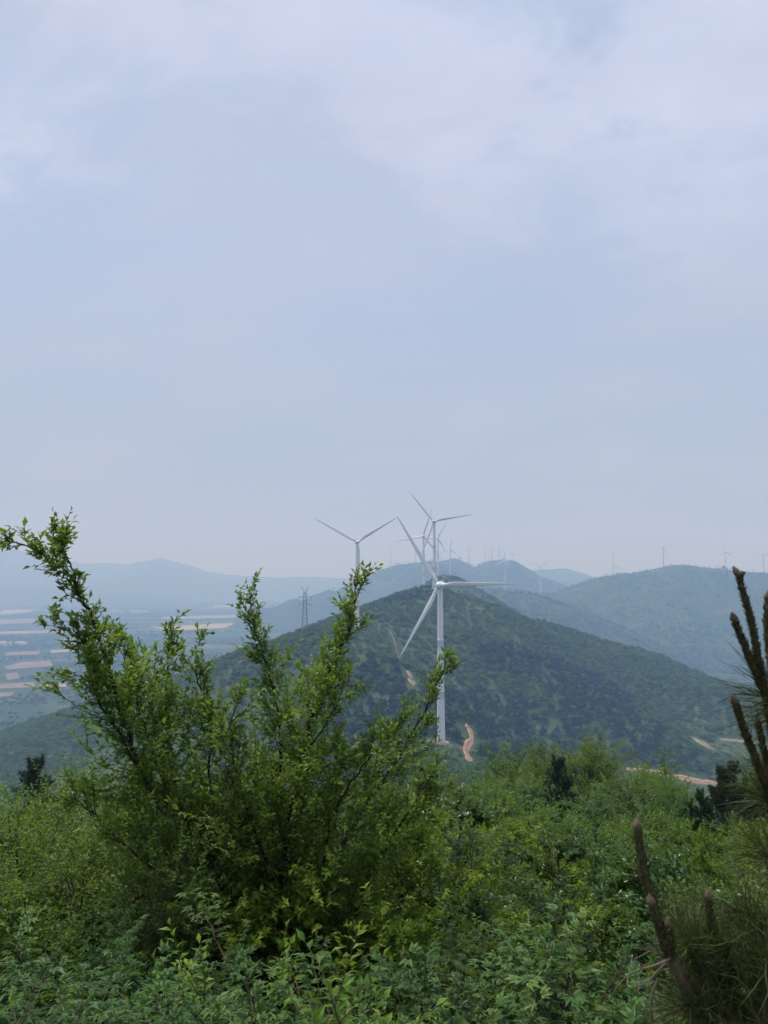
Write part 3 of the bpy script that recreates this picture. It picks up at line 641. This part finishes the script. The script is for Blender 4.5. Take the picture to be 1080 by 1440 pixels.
# damp hollows and the wood by the nearest turbine carry pines; dry spurs carry scrub
pine_at = lambda cx_, cy_, r_: np.exp(-((pts[:, 0] - cx_) ** 2 + (pts[:, 1] - cy_) ** 2) / r_ ** 2)
for (hx, hy, rr_) in ((700, 1030, 55), (745, 1040, 45), (660, 985, 35), (930, 1060, 40), (905, 1052, 35), (545, 960, 55), (500, 1000, 60), (330, 960, 60)):
    q = hit(hx, hy, 250.0); wn = wn + .55 * pine_at(q[0], q[1], rr_)
mixr = rng.random(len(pts)); kind = np.where((wn > .33) & (mixr < .6), 1, np.where((wn > -.06) | (mixr < .3), 0, 2))
sc_ = rng.uniform(.6, 1.25, len(pts)) * np.where(D > 1300, 1.25, 1.0) * np.where(D > 2000, .9, 1.0)
kind[soft] = 2; sc_[soft] *= .42
# which of them the eye sees largest: those become trees of their own
fr = np.linspace(.06, .97, 60); vis = np.zeros(len(pts), bool); cand = np.where((D > 250) & (D < 700) & (kind < 2))[0]
top = pts[cand, 2] + 4 * sc_[cand]; blocked = np.zeros(len(cand), bool)
for f in fr: blocked |= height(pts[cand, 0] * f, pts[cand, 1] * f) + 3 > CZ + (top - CZ) * f
ppx = 540 + F * pts[cand, 0] / pts[cand, 1]
seen = cand[(~blocked) & (ppx > 0) & (ppx < 1080)]
# the slope in front of the viewer hides everything under about e = -0.26
seen = seen[(pts[seen, 2] + 4 - CZ) / pts[seen, 1] > -.262]
seen = seen[np.argsort(-(sc_[seen] / D[seen]))]
seen = np.concatenate([seen[kind[seen] == 1][:150], seen[kind[seen] == 0][:150]])
single = np.zeros(len(pts), bool); single[seen] = True
for i in seen:
    x, y, z = pts[i]; v = int(rng.integers(0, 4)); px_ = 540 + F * x / y
    dep = math.atan2(CZ - z, y); py_ = 720 + F * math.tan(dep + PITCH)
    side = ('at the far left behind the leaning sapling stem' if px_ < 200 else 'seen between the sapling stems' if px_ < 420 else 'just left of the nearest turbine tower' if px_ < 612
            else 'beside the red track' if px_ < 690 else 'below the middle of the right-hand spur' if px_ < 830 else 'near the right-hand valley track')
    side = ('high up ' if py_ < 985 else 'half way down ' if py_ < 1045 else 'low down ') + side
    if kind[i] == 1:
        cm_, tm_ = FAR_P[v % 3]; copy_thing([('trunk', tm_, M['bark'], None), ('crown', cm_, M['pine'], None)], 'pine_tree', (x, y, z - .2), 'dark pine on the hill %s' % side, 'tree', 'pines %s' % side, rng.uniform(0, 6.28), sc_[i] * rng.uniform(.95, 1.2))
    else:
        cm_, tm_ = FAR_B[v]; copy_thing([('trunk', tm_, M['bark'], None), ('crown', cm_, M['wood_far'], None)], 'hillside_tree', (x, y, z - .2), 'round green tree on the hill %s' % side, 'tree', 'round trees %s' % side, rng.uniform(0, 6.28), sc_[i] * 1.05)
def scatter(name, P3, scale, templates, label, **kw):
    me = bpy.data.meshes.new(name); me.vertices.add(len(P3)); me.vertices.foreach_set('co', np.asarray(P3, np.float32).ravel())
    for an, dt, av in (('sc', 'FLOAT', scale), ('rz', 'FLOAT', rng.uniform(0, 6.28, len(P3)))):
        me.attributes.new(an, dt, 'POINT').data.foreach_set('value', np.asarray(av, np.float32))
    o = obj(name, me, None, label=label, kind='stuff', **kw)
    g = bpy.data.node_groups.new(name, 'GeometryNodeTree')
    g.interface.new_socket('Geometry', in_out='INPUT', socket_type='NodeSocketGeometry'); g.interface.new_socket('Geometry', in_out='OUTPUT', socket_type='NodeSocketGeometry')
    gi = g.nodes.new('NodeGroupInput'); go = g.nodes.new('NodeGroupOutput'); inst = g.nodes.new('GeometryNodeInstanceOnPoints'); jn = g.nodes.new('GeometryNodeJoinGeometry')
    mp_ = g.nodes.new('GeometryNodeMeshToPoints'); g.links.new(gi.outputs[0], mp_.inputs[0]); g.links.new(mp_.outputs[0], inst.inputs['Points'])
    for to in templates:
        oi = g.nodes.new('GeometryNodeObjectInfo'); oi.inputs['Object'].default_value = to; oi.inputs['As Instance'].default_value = True; oi.transform_space = 'ORIGINAL'
        g.links.new(oi.outputs['Geometry'], jn.inputs[0])
    g.links.new(jn.outputs[0], inst.inputs['Instance']); inst.inputs['Pick Instance'].default_value = True
    ri = g.nodes.new('FunctionNodeRandomValue'); ri.data_type = 'INT'; ri.inputs[4].default_value = 0; ri.inputs[5].default_value = len(templates) - 1
    g.links.new(ri.outputs[2], inst.inputs['Instance Index'])
    a1 = g.nodes.new('GeometryNodeInputNamedAttribute'); a1.data_type = 'FLOAT'; a1.inputs[0].default_value = 'sc'; g.links.new(a1.outputs[0], inst.inputs['Scale'])
    a2 = g.nodes.new('GeometryNodeInputNamedAttribute'); a2.data_type = 'FLOAT'; a2.inputs[0].default_value = 'rz'
    cb = g.nodes.new('ShaderNodeCombineXYZ'); g.links.new(a2.outputs[0], cb.inputs[2]); g.links.new(cb.outputs[0], inst.inputs['Rotation'])
    g.links.new(inst.outputs[0], go.inputs[0])
    md = o.modifiers.new('scatter', 'NODES'); md.node_group = g; return o
crown_of = lambda me: next(o for o in bpy.data.objects if o.data is me)
tb = [crown_of(a) for a, b_ in FAR_B if any(o.data is a for o in bpy.data.objects)]
tp = [crown_of(a) for a, b_ in FAR_P if any(o.data is a for o in bpy.data.objects)]
# three scrub mounds of their own beside the dirt track serve the scrub cover too
ts = []
for i, me in enumerate(FAR_S):
    q = hit(690 + 26 * i, 1020 - 8 * i, 250.0)
    r_ = thing('scrub_bush', (q[0], q[1], q[2] - .1), ('low round scrub bush just right of the red track', 'low round scrub bush further right of the red track', 'low round scrub bush up the slope right of the red track')[i], 'bush', 'scrub bushes')
    ts.append(obj('crown', me, M['wood_far'], r_))
rest = ~single
for kd, nm, tpl, lab in ((0, 'broadleaf_wood', tb, 'green broadleaf woodland covering the hills'), (1, 'pine_wood', tp, 'dark pine woodland in the hollows of the hills'), (2, 'scrub', ts, 'low green scrub covering the dry slopes')):
    k = rest & (kind == kd); scatter(nm, pts[k] - np.array((0, 0, .25)), sc_[k] * (1.35 if kd == 2 else 1.0), tpl, lab, category='woodland')
# tree belts and copses on the plain
x, y = sector(100000, 750, 6500, .58); z = height(x, y); bn = fbm(x / 420 + 3, y / 130 + 8, 5); k = (z < 7) & ((bn > -.04) | ((y < 1900) & (bn > -.4)))
for poly, mt in FIELDS:
    q = np.array([plain_pt(*p) for p in poly]); lo = q.min(0); hi = q.max(0); k &= ~((x > lo[0] - 15) & (x < hi[0] + 15) & (y > lo[1] - 60) & (y < hi[1] + 10))
scatter('tree_belts', np.column_stack([x, y, z])[k] - np.array((0, 0, .3)), rng.uniform(1.2, 2.3, int(k.sum())), tb, 'dark tree belts and copses across the hazy plain', category='woodland')
print('scatter', len(pts), int(k.sum()), len(seen))
# ------------------------------------------------------------------ trees just below the brow (25 to 60 m)
FE = [grow(300 + i, 6.0, 26, 4, 13, 8, .24, .085, .065, 'alt', .05, .06, .3, .18, .36, .20, .006) for i in range(2)]
BR = [grow(310 + i, 5.0, 34, 5, 12, 8, .21, .12, .065, 'alt', .05, .04, .4, .15, .36, .20, .006) for i in range(2)]
def pine_mid(seed, H):
    rs = np.random.default_rng(seed); wood = MB(); fol = MB(); st = polywalk(rs, (0, 0, -.3), (0, 0, 1), H, 9, .03, .05); wood.tube(st, np.linspace(.07, .012, 9), 6)
    for f in np.linspace(.16, .97, 11):
        for j in range(5):
            q, tg, _ = sample_poly(st, [min(.99, f + rs.uniform(-.02, .02))]); a = rs.uniform(.75, 1.15) if f < .9 else .45
            br = polywalk(rs, q[0], side_dir(rs, tg[0], a), H * .34 * (1.1 - .85 * f) * rs.uniform(.7, 1.2), 5, .07, .13); wood.tube(br, np.linspace(.018, .006, 5), 4)
            tips = [br] + [polywalk(rs, sample_poly(br, [g])[0][0], side_dir(rs, br[-1] - br[0], .8) if False else unit(unit(br[-1] - br[0]) + rs.normal(0, .6, 3) + (0, 0, .35)), .30, 3, .08, .15) for g in (.45, .6, .75, .9)]
            for tw in tips:
                k = 70; fq = rs.uniform(.3, 1, k); q2, t2, _ = sample_poly(tw, fq); d = unit(t2 * .9 + rs.normal(0, .6, (k, 3)))
                leaves(fol, q2, d, rs.normal(0, 1, (k, 3)), .12 * rs.uniform(.7, 1.2, k), .020, np.clip(rs.normal(.45, .2, k), 0, 1), 0, .05)
    return wood.mesh('stems'), fol.mesh('foliage', False, 'tint')
PM = [pine_mid(330 + i, 4.0) for i in range(2)]
MID = [  # top pixel, distance, kind, label
    (846, 1062, 44, 'F', 'tall feathery tree rising highest in the middle of the brow'), (884, 1080, 42, 'F', 'feathery tree just right of the tallest one on the brow'),
    (815, 1082, 43, 'F', 'feathery tree between the small pine and the tallest feathery tree'), (912, 1104, 38, 'F', 'low feathery tree in front of the valley track'),
    (738, 1080, 52, 'B', 'dark green tree left of the small pine on the brow'), (765, 1092, 46, 'F', 'feathery tree directly left of the small pine'),
    (700, 1090, 55, 'B', 'rounded green tree below the red track'), (665, 1097, 50, 'F', 'soft green tree below and right of the nearest turbine foot'),
    (635, 1104, 48, 'B', 'dark green tree just below the nearest turbine foot'), (718, 1104, 40, 'B', 'rounded tree in front of the dark trees left of the small pine'),
    (680, 1118, 36, 'F', 'soft low tree at the upper edge of the bright shrub slope'), (955, 1122, 33, 'F', 'low feathery tree left of the twin pines'),
    (600, 1112, 40, 'B', 'dark tree half hidden behind the leaning sapling stem'), (560, 1090, 60, 'B', 'dark tree behind the right-hand sapling stem'),
    (1072, 1112, 30, 'F', 'soft green tree at the right edge behind the near pine'), (760, 1116, 34, 'B', 'rounded green tree in front of the small pine'),
    (860, 1100, 34, 'B', 'bushy tree below the tallest feathery tree'), (500, 1110, 50, 'F', 'soft tree glimpsed between the sapling stems'),
    (791, 1074, 31, 'P', 'small dark pine standing alone on the brow'), (1008, 1086, 23, 'P', 'dark young pine, left of the pair near the right edge'),
    (1036, 1084, 24, 'P', 'dark young pine, right of the pair near the right edge'), (984, 1118, 22, 'P', 'small dark pine low in front of the pair'),
    (1066, 1102, 25, 'P', 'dark pine half hidden behind the near pine shoots'), (614, 1092, 30, 'P', 'dark pine peeping from behind the sapling'),
    (62, 1074, 30, 'P', 'dark pine tip behind the bushes at the left edge'),
]
for px_, py_, D, kd, lab in MID:
    a, e = pix(px_, py_); x, y = a * D, D; z = hz(x, y); H = CZ + e * D - z; v = int(rng.integers(0, 2))
    if kd == 'F': (sm, fm), mt, h0, nm, cat = FE[v], M['feather'], 6.3, 'feathery_tree', 'tree'
    elif kd == 'B': (sm, fm), mt, h0, nm, cat = BR[v], M['vitex'], 5.0, 'broadleaf_tree', 'tree'
    else: (sm, fm), mt, h0, nm, cat = PM[v], M['pine'], 4.0, 'young_pine', 'tree'
    copy_thing([('trunk', sm, M['bark'], None), ('crown', fm, mt, 'stuff')], nm, (x, y, z), lab, cat, 'trees along the brow', rng.uniform(0, 6.28), max(.4, H / h0), 1.15 if kd != 'P' else .95)

# ------------------------------------------------------------------ shrubs on the near slope
SPEC = {  # tilt, stems, branches, twigs, leaf length, leaf width, spacing, habit, stem radius, up, spread, first branch, branch length, twig length, twig radius
    'V': ((52, 9, 8, 4, .035, .0125, .024, 'fan', .008, .05, .18, .22, .40, .17, .0016), 'vitex', 3),
    'O': ((46, 10, 10, 5, .042, .021, .019, 'whorl', .008, .07, .18, .22, .36, .15, .0016), 'oak', 3),
    'D': ((50, 9, 10, 5, .046, .024, .020, 'whorl', .009, .05, .18, .15, .38, .16, .0018), 'dark', 2),
    'L': ((48, 7, 7, 3, .062, .022, .036, 'alt', .008, .05, .15, .25, .40, .2, .002), 'vitex', 2),
    'W': ((50, 6, 9, 4, .034, .016, .11, 'alt', .007, .03, .15, .2, .42, .22, .0014), 'oak', 2),
    'A': ((44, 8, 11, 6, .036, .017, .016, 'alt', .008, .05, .15, .2, .42, .2, .0016), 'finel', 3),
}
KINDS = {k: ([grow(100 + 20 * n_ + i, 1.0, *p) for i in range(c_)], mt) for n_, (k, (p, mt, c_)) in enumerate(SPEC.items())}
BIG = {}                               # tall forms: more twigs, leaves of the same size
for n_, (k, (p, mt, c_)) in enumerate(SPEC.items()):
    p = list(p); p[2] = int(p[2] * 1.45); p[3] = int(p[3] * 1.3); p[8] *= 1.4; p[12] *= .85; p[13] *= .72
    BIG[k] = ([grow(400 + 20 * n_ + i, 1.7, *p) for i in range(2)], mt)
LABK = {'V': 'palmate-leaved green shrub', 'O': 'bright yellow-green shrub', 'D': 'dark glossy-leaved shrub', 'A': 'fine-leaved green shrub', 'L': 'long-leaved green shrub', 'W': 'half-bare twiggy shrub'}
def region(px_, D):
    col = 'left edge' if px_ < 180 else 'left of the sapling trunk' if px_ < 360 else 'middle' if px_ < 640 else 'right of the middle' if px_ < 860 else 'right edge'
    row = 'at the very bottom of the picture' if D < 2.6 else 'low in the foreground' if D < 4.5 else 'half way up the near slope' if D < 9 else 'high on the near slope'
    return row + ', ' + col
D = 1.85; ring = 0; count = 0
while D < 27:
    sp_ = .42 + .105 * D ** .9; a = -.62 + rng.uniform(0, sp_ / D)
    while a < .62:
        Dj = D * rng.uniform(.93, 1.08); px_ = 540 + F * a * .97; x, y = a * Dj, Dj; z = hz(x, y)
        lim = 1136 + 18 * fbm(np.array([px_ / 90.]), np.array([D]), 3)[0]
        if px_ < 130: lim = 1046 + .2 * abs(px_ - 60)
        elif px_ < 330: lim = 1092
        elif px_ < 600: lim = 1098 + .12 * abs(px_ - 440)
        if D < 2.3: lim = 1345 + 60 * rng.random()
        elif D < 3.2: lim = 1290 + 70 * rng.random()
        elif D < 4.6: lim = max(lim, 1180 + 60 * rng.random()) if px_ > 130 else lim + 40
        Hmax = CZ + pix(px_, lim)[1] * Dj - z; H = min(Hmax, rng.uniform(.85, 1.45) * (1 + .035 * Dj) if (px_ > 150 and not (4.4 < D < 8 and px_ < 600)) or D > 8 else Hmax * rng.uniform(.8, 1))
        if H > .35 and not (D > 3.3 and rng.random() < .1) and not (2.9 < D < 4.7 and 235 < px_ < 440):
            u = rng.random()
            if D < 3.3: kd = 'V' if u < .55 else 'D' if u < .72 and px_ > 600 else 'A' if u < .68 else 'L' if u < .76 else 'V'
            elif u > .93: kd = 'W'
            elif u > .88: kd = 'L'
            elif px_ < 420: kd = 'A' if u < .5 else 'V' if u < .85 else 'D'
            elif D < 6.5: kd = 'V' if u < .35 else 'O' if u < .6 else 'D' if u < .78 else 'A'
            else: kd = 'O' if u < .62 else 'A' if u < .8 else 'V' if u < .9 else 'D'
            big = H > 1.3; tm, mt = (BIG if big else KINDS)[kd]; sm, fm = tm[int(rng.integers(0, len(tm)))]
            reg = region(px_, Dj)
            copy_thing([('stems', sm, M['deadwood' if kd == 'W' else 'twig'], None), ('foliage', fm, M[mt], 'stuff')], 'shrub', (x, y, z), '%s %s' % (LABK[kd], reg), 'shrub', '%s, %s' % (LABK[kd], reg), rng.uniform(0, 6.28), H / (1.73 if big else 1.02), rng.uniform(1.0, 1.3) * (1.15 if H < .9 else 1.0)); count += 1
        a += sp_ / D * rng.uniform(.85, 1.2)
    D *= 1.2; ring += 1
print('shrubs', count)

# ------------------------------------------------------------------ the tall many-stemmed sapling
def sapling():
    rs = np.random.default_rng(77); b0 = P(392, 1420, 4.95); base = np.array((b0[0], b0[1], hz(b0[0], b0[1])))
    root = thing('sapling_tree', base, 'tall many-stemmed leafy sapling spreading its stems above the plain', 'tree')
    S = [  # pixels with distance, radius at foot, side-twig length
        ([(392, 1420, 4.95), (330, 1290, 4.9), (258, 1180, 4.7), (208, 1105, 4.6), (174, 1020, 4.5), (152, 935, 4.4), (128, 862, 4.4), (102, 812, 4.3), (60, 777, 4.25), (4, 757, 4.2)], .020, .30),
        ([(110, 826, 4.36), (98, 790, 4.38), (84, 765, 4.4), (70, 748, 4.4)], .006, .16),
        ([(195, 1080, 4.55), (140, 990, 4.35), (122, 910, 4.3), (104, 882, 4.28), (66, 880, 4.25)], .008, .22),
        ([(392, 1420, 4.95), (388, 1250, 5.0), (416, 1110, 5.1), (428, 1050, 5.1), (441, 1000, 5.1), (470, 930, 5.2), (489, 895, 5.2), (499, 850, 5.3), (499, 812, 5.3)], .022, .34),
        ([(392, 1420, 4.95), (450, 1240, 5.0), (505, 1150, 5.2), (560, 1065, 5.4), (598, 1000, 5.5), (614, 965, 5.5), (628, 930, 5.5)], .018, .32),
        ([(392, 1420, 4.95), (335, 1230, 5.2), (292, 1110, 5.3), (298, 1020, 5.4), (282, 965, 5.4), (264, 925, 5.4)], .015, .34),
        ([(330, 1290, 4.9), (250, 1130, 5.0), (232, 1010, 5.1), (234, 940, 5.1), (240, 878, 5.1)], .012, .26),
        ([(392, 1420, 4.95), (392, 1150, 5.5), (396, 1010, 5.6), (374, 935, 5.6), (356, 872, 5.6), (352, 838, 5.6)], .014, .34),
        ([(392, 1420, 4.95), (520, 1230, 4.7), (575, 1140, 4.6), (608, 1088, 4.6)], .012, .30),
        ([(330, 1290, 4.9), (190, 1205, 4.4), (130, 1140, 4.3), (96, 1120, 4.3)], .010, .26),
        ([(388, 1250, 5.0), (340, 1120, 4.8), (322, 1040, 4.8), (330, 985, 4.8)], .010, .30),
        ([(450, 1240, 5.0), (470, 1130, 4.9), (525, 1060, 4.95), (570, 1010, 5.0)], .010, .30),
        ([(258, 1180, 4.7), (215, 1060, 4.8), (185, 960, 4.8), (160, 890, 4.8)], .009, .26),
        ([(430, 1060, 5.1), (470, 1000, 4.9), (492, 950, 4.9)], .007, .22),
    ]
    trunkless = MB(); fol = MB(); tot = 0
    for pp, r0, tl in S:
        q = np.array([P(*p) for p in pp])
        if r0 >= .012 and pp[0][0] == 392: q[0] = base + rs.normal(0, .03, 3) * (1, 1, 0) - (0, 0, .1)
        s = np.linspace(0, len(q) - 1, 5 * len(q)); q = np.column_stack([np.interp(s, np.arange(len(q)), q[:, k]) for k in range(3)])
        for _ in range(3): q[1:-1] = (q[:-2] + 2 * q[1:-1] + q[2:]) / 4
        q[1:-1] += rs.normal(0, .006, (len(q) - 2, 3))
        st = MB(); rad = r0 * (1 - np.linspace(0, 1, len(q)) ** 1.1 * .88); st.tube(q - base, rad, 7); obj('stem', st.mesh('stem'), M['bark'], root)
        _, _, ln = sample_poly(q, [.5]); k = int(ln / .036)
        for f in np.linspace(.16, .99, k):
            if rs.random() < .08 + .4 * (f < .7 and math.sin(9 * f + r0 * 900) > .6): continue
            q1, t1, _ = sample_poly(q, [f]); L1 = tl * (2.1 if f < .65 else 1.6) * (1.1 - .82 * f) * (.75 if pp[-1][0] < 80 and f > .5 else 1) * rs.uniform(.5, 1.3)
            br = polywalk(rs, q1[0], side_dir(rs, t1[0], rs.uniform(.45, 1.0)), L1, 6, .14, .13)
            trunkless.tube(br - base, np.linspace(.0030, .001, 6), 4); leaf_run(rs, fol, br - base, rs.uniform(.1, .45), .017, .050, .024, 'alt'); tot += 1
            for g in rs.uniform(.15, .95, rs.integers(4, 9)):
                q2, t2, _ = sample_poly(br, [g]); tw = polywalk(rs, q2[0], side_dir(rs, t2[0], rs.uniform(.5, .95)), L1 * rs.uniform(.22, .5), 4, .12, .07)
                trunkless.tube(tw - base, [.0016, .0013, .001, .0007], 3); leaf_run(rs, fol, tw - base, .1, .016, .050, .024, 'alt')
    obj('twigs', trunkless.mesh('twigs'), M['bark'], root)
    o = obj('foliage', fol.mesh('foliage', False, 'tint'), M['sapling'], root); o['kind'] = 'stuff'
    print('sapling leaves', fol.n // 5)
sapling()

# ------------------------------------------------------------------ pine close to the lens at the right edge
def needles(rs, mb, q, d, n, L, W, spread, tint=(.5, .2)):
    k = len(q); dd = unit(d + rs.normal(0, spread, (k, 3))); u = unit(np.cross(dd, rs.normal(0, 1, (k, 3)))); L = L * rs.uniform(.6, 1.1, k)[:, None]
    bend = rs.normal(0, .12, (k, 3)); bend[:, 2] -= .08
    mid = q + dd * L * .5; tip = q + unit(dd + bend) * L
    V = np.stack([q - u * W / 2, q + u * W / 2, mid + u * W * .5, mid - u * W * .5, tip], 1).reshape(-1, 3); i = np.arange(k)[:, None] * 5
    T = (i[:, :, None] + np.array([[0, 1, 2], [0, 2, 3], [3, 2, 4]])[None]).reshape(-1, 3); mb.add(V, T, np.repeat(np.clip(rs.normal(tint[0], tint[1], k), 0, 1), 5))
def near_pine(name, foot, shoots, seed, label, old, deads=()):
    rs = np.random.default_rng(seed); base = np.array((foot[0], foot[1], hz(foot[0], foot[1]))); root = thing(name, base, label, 'pine')
    bark = MB(); nd = MB()
    for pp, r0, r1, bud in shoots:
        q = np.array([P(*p) for p in pp]); s = np.linspace(0, len(q) - 1, 8 * len(q)); q = np.column_stack([np.interp(s, np.arange(len(q)), q[:, k]) for k in range(3)])
        for _ in range(3): q[1:-1] = (q[:-2] + 2 * q[1:-1] + q[2:]) / 4
        rad = .62 * np.linspace(r0, r1, len(q)) * (1 + rs.normal(0, .07, len(q))); st = MB(); st.tube(q - base, rad, 9); sh = obj('shoot', st.mesh('shoot'), M['shoot'], root)
        k = int(1500 * sample_poly(q, [.5])[2] / .2); f = rs.random(k); q1, t1, _ = sample_poly(q, f); o1 = unit(np.cross(t1, rs.normal(0, 1, (k, 3))))
        rr_ = np.interp(f, np.linspace(0, 1, len(q)), rad)[:, None]
        needles(rs, nd, q1 - base + o1 * rr_ * .9, t1 * 1.0 + o1 * .4, k, .008, .0011, .2, (.6, .25))
        if bud:
            for j in range(bud):
                bm_ = MB(); c0 = q[-1] - base; dr = unit(unit(q[-1] - q[-4]) + rs.normal(0, .5, 3) * (1 if bud > 1 else .1)); tt = np.linspace(-.002, .013, 7)
                bm_.tube(c0 + dr * tt[:, None], r1 * .85 * np.array([.8, 1, 1.08, 1.0, .8, .5, .15]), 8); obj('bud', bm_.mesh('bud'), M['bud'], sh)
    for pp, cnt, Ln, spread in old:                      # older leafy lengths of branch
        q = np.array([P(*p) for p in pp]); br = polywalk(rs, q[0], q[1] - q[0], float(np.linalg.norm(q[1] - q[0])), 6, .05, .02); bark.tube(br - base, np.linspace(.006, .003, 6), 6)
        f = rs.random(cnt); q1, t1, _ = sample_poly(br, f); o1 = unit(np.cross(t1, rs.normal(0, 1, (cnt, 3)))); needles(rs, nd, q1 - base + o1 * .003, t1 * .8 + o1 * .6, cnt, Ln, .0011, spread)
    tr = np.array([base - (0, 0, .1), base + (P(*shoots[0][0][0]) - base) * .5 + (.03, 0, 0), P(*shoots[0][0][0])]); s = np.linspace(0, 2, 12)
    tr = np.column_stack([np.interp(s, np.arange(3), tr[:, k]) for k in range(3)]); bark.tube(tr - base, np.linspace(.016, shoots[0][1], 12), 9)
    for o in old: bark.tube(np.array([tr[8], (tr[9] + P(*o[0][0])) / 2 + (0, 0, .01), P(*o[0][0])]) - base, [.008, .007, .006], 6)
    for s_ in shoots[1:]: bark.tube(np.array([tr[9], (tr[10] + P(*s_[0][0])) / 2, P(*s_[0][0])]) - base, [s_[1], s_[1], s_[1]], 7)
    obj('trunk', bark.mesh('trunk'), M['shoot'], root); o = obj('needles', nd.mesh('needles', False, 'tint'), M['needle'], root); o['kind'] = 'stuff'
    for pp in deads:
        dm = MB(); q = np.array([P(*p) for p in pp]); br = polywalk(rs, q[0], q[1] - q[0], float(np.linalg.norm(q[1] - q[0])), 7, .07, 0); dm.tube(br - base, np.linspace(.0018, .0005, 7), 5)
        for g in rs.uniform(.3, .9, 5):
            q2, t2, _ = sample_poly(br, [g]); dm.tube(polywalk(rs, q2[0], side_dir(rs, t2[0], .5), .03, 4, .15, -.02) - base, [.0007, .0006, .0005, .0004], 4)
        obj('dead_twig', dm.mesh('dead_twig'), M['deadwood'], root)
near_pine('pine_sapling', (.62, 1.10), [
    ([(1092, 1060, 1.10), (1078, 985, 1.08), (1066, 925, 1.06), (1056, 870, 1.05), (1044, 830, 1.04), (1038, 808, 1.04)], .0085, .0050, 2),
    ([(1092, 1010, 1.10), (1076, 975, 1.08), (1058, 935, 1.06), (1044, 900, 1.05), (1033, 872, 1.04)], .0080, .0055, 1),
    ([(1100, 990, 1.12), (1084, 930, 1.12), (1078, 880, 1.12), (1080, 842, 1.12)], .0080, .0055, 1),
    ([(1092, 1150, 1.12), (1076, 1105, 1.08), (1060, 1060, 1.06), (1046, 1025, 1.05), (1034, 988, 1.04)], .0085, .0055, 1),
    ([(1096, 1120, 1.12), (1082, 1080, 1.12), (1072, 1045, 1.12), (1066, 1018, 1.12)], .0060, .0045, 1),
], 5, 'pine close to the lens at the right edge with bare upright shoots', [
    (((1105, 990, 1.1), (1085, 985, 1.08)), 150, .10, .45), (((1110, 1000, 1.15), (1082, 1010, 1.12)), 110, .10, .4), (((1100, 1140, 1.12), (1076, 1110, 1.1)), 170, .09, .5),
    (((1110, 1230, 1.1), (1070, 1200, 1.05)), 170, .09, .5), (((1110, 1310, 1.1), (1040, 1290, 1.05)), 220, .09, .5), (((1110, 1120, 1.2), (1070, 1090, 1.15)), 120, .08, .5)])
near_pine('pine_sapling', (.50, .98), [
    ([(1040, 1440, 1.02), (985, 1395, 1.0), (945, 1350, .99), (926, 1295, .98), (908, 1235, .98), (900, 1195, .98), (897, 1166, .98)], .0100, .0062, 1),
    ([(945, 1350, .99), (932, 1320, .98), (922, 1290, .97), (917, 1272, .97)], .0075, .0060, 1),
    ([(946, 1352, 1.0), (944, 1330, 1.0), (941, 1304, 1.0)], .0060, .0050, 1),
    ([(1046, 1450, 1.04), (1024, 1400, 1.03), (1008, 1350, 1.02), (1000, 1305, 1.02), (996, 1264, 1.02)], .0095, .0050, 1),
], 6, 'low pine at the lower right with two thick brown upright shoots', [
    (((1030, 1430, 1.02), (960, 1340, 1.0)), 420, .075, .55), (((1045, 1440, 1.05), (1010, 1330, 1.03)), 420, .08, .5), (((1060, 1430, 1.05), (1070, 1300, 1.05)), 380, .085, .5),
    (((1040, 1445, 1.0), (950, 1420, .98)), 360, .07, .55), (((1075, 1450, 1.0), (1085, 1340, 1.0)), 300, .085, .5), (((1000, 1400, 1.05), (975, 1310, 1.05)), 260, .08, .5)],
    [((942, 1348, .98), (882, 1384, .96)), ((940, 1352, .98), (895, 1400, .98)), ((936, 1345, .99), (910, 1335, .98)), ((925, 1375, .98), (900, 1440, .97))])
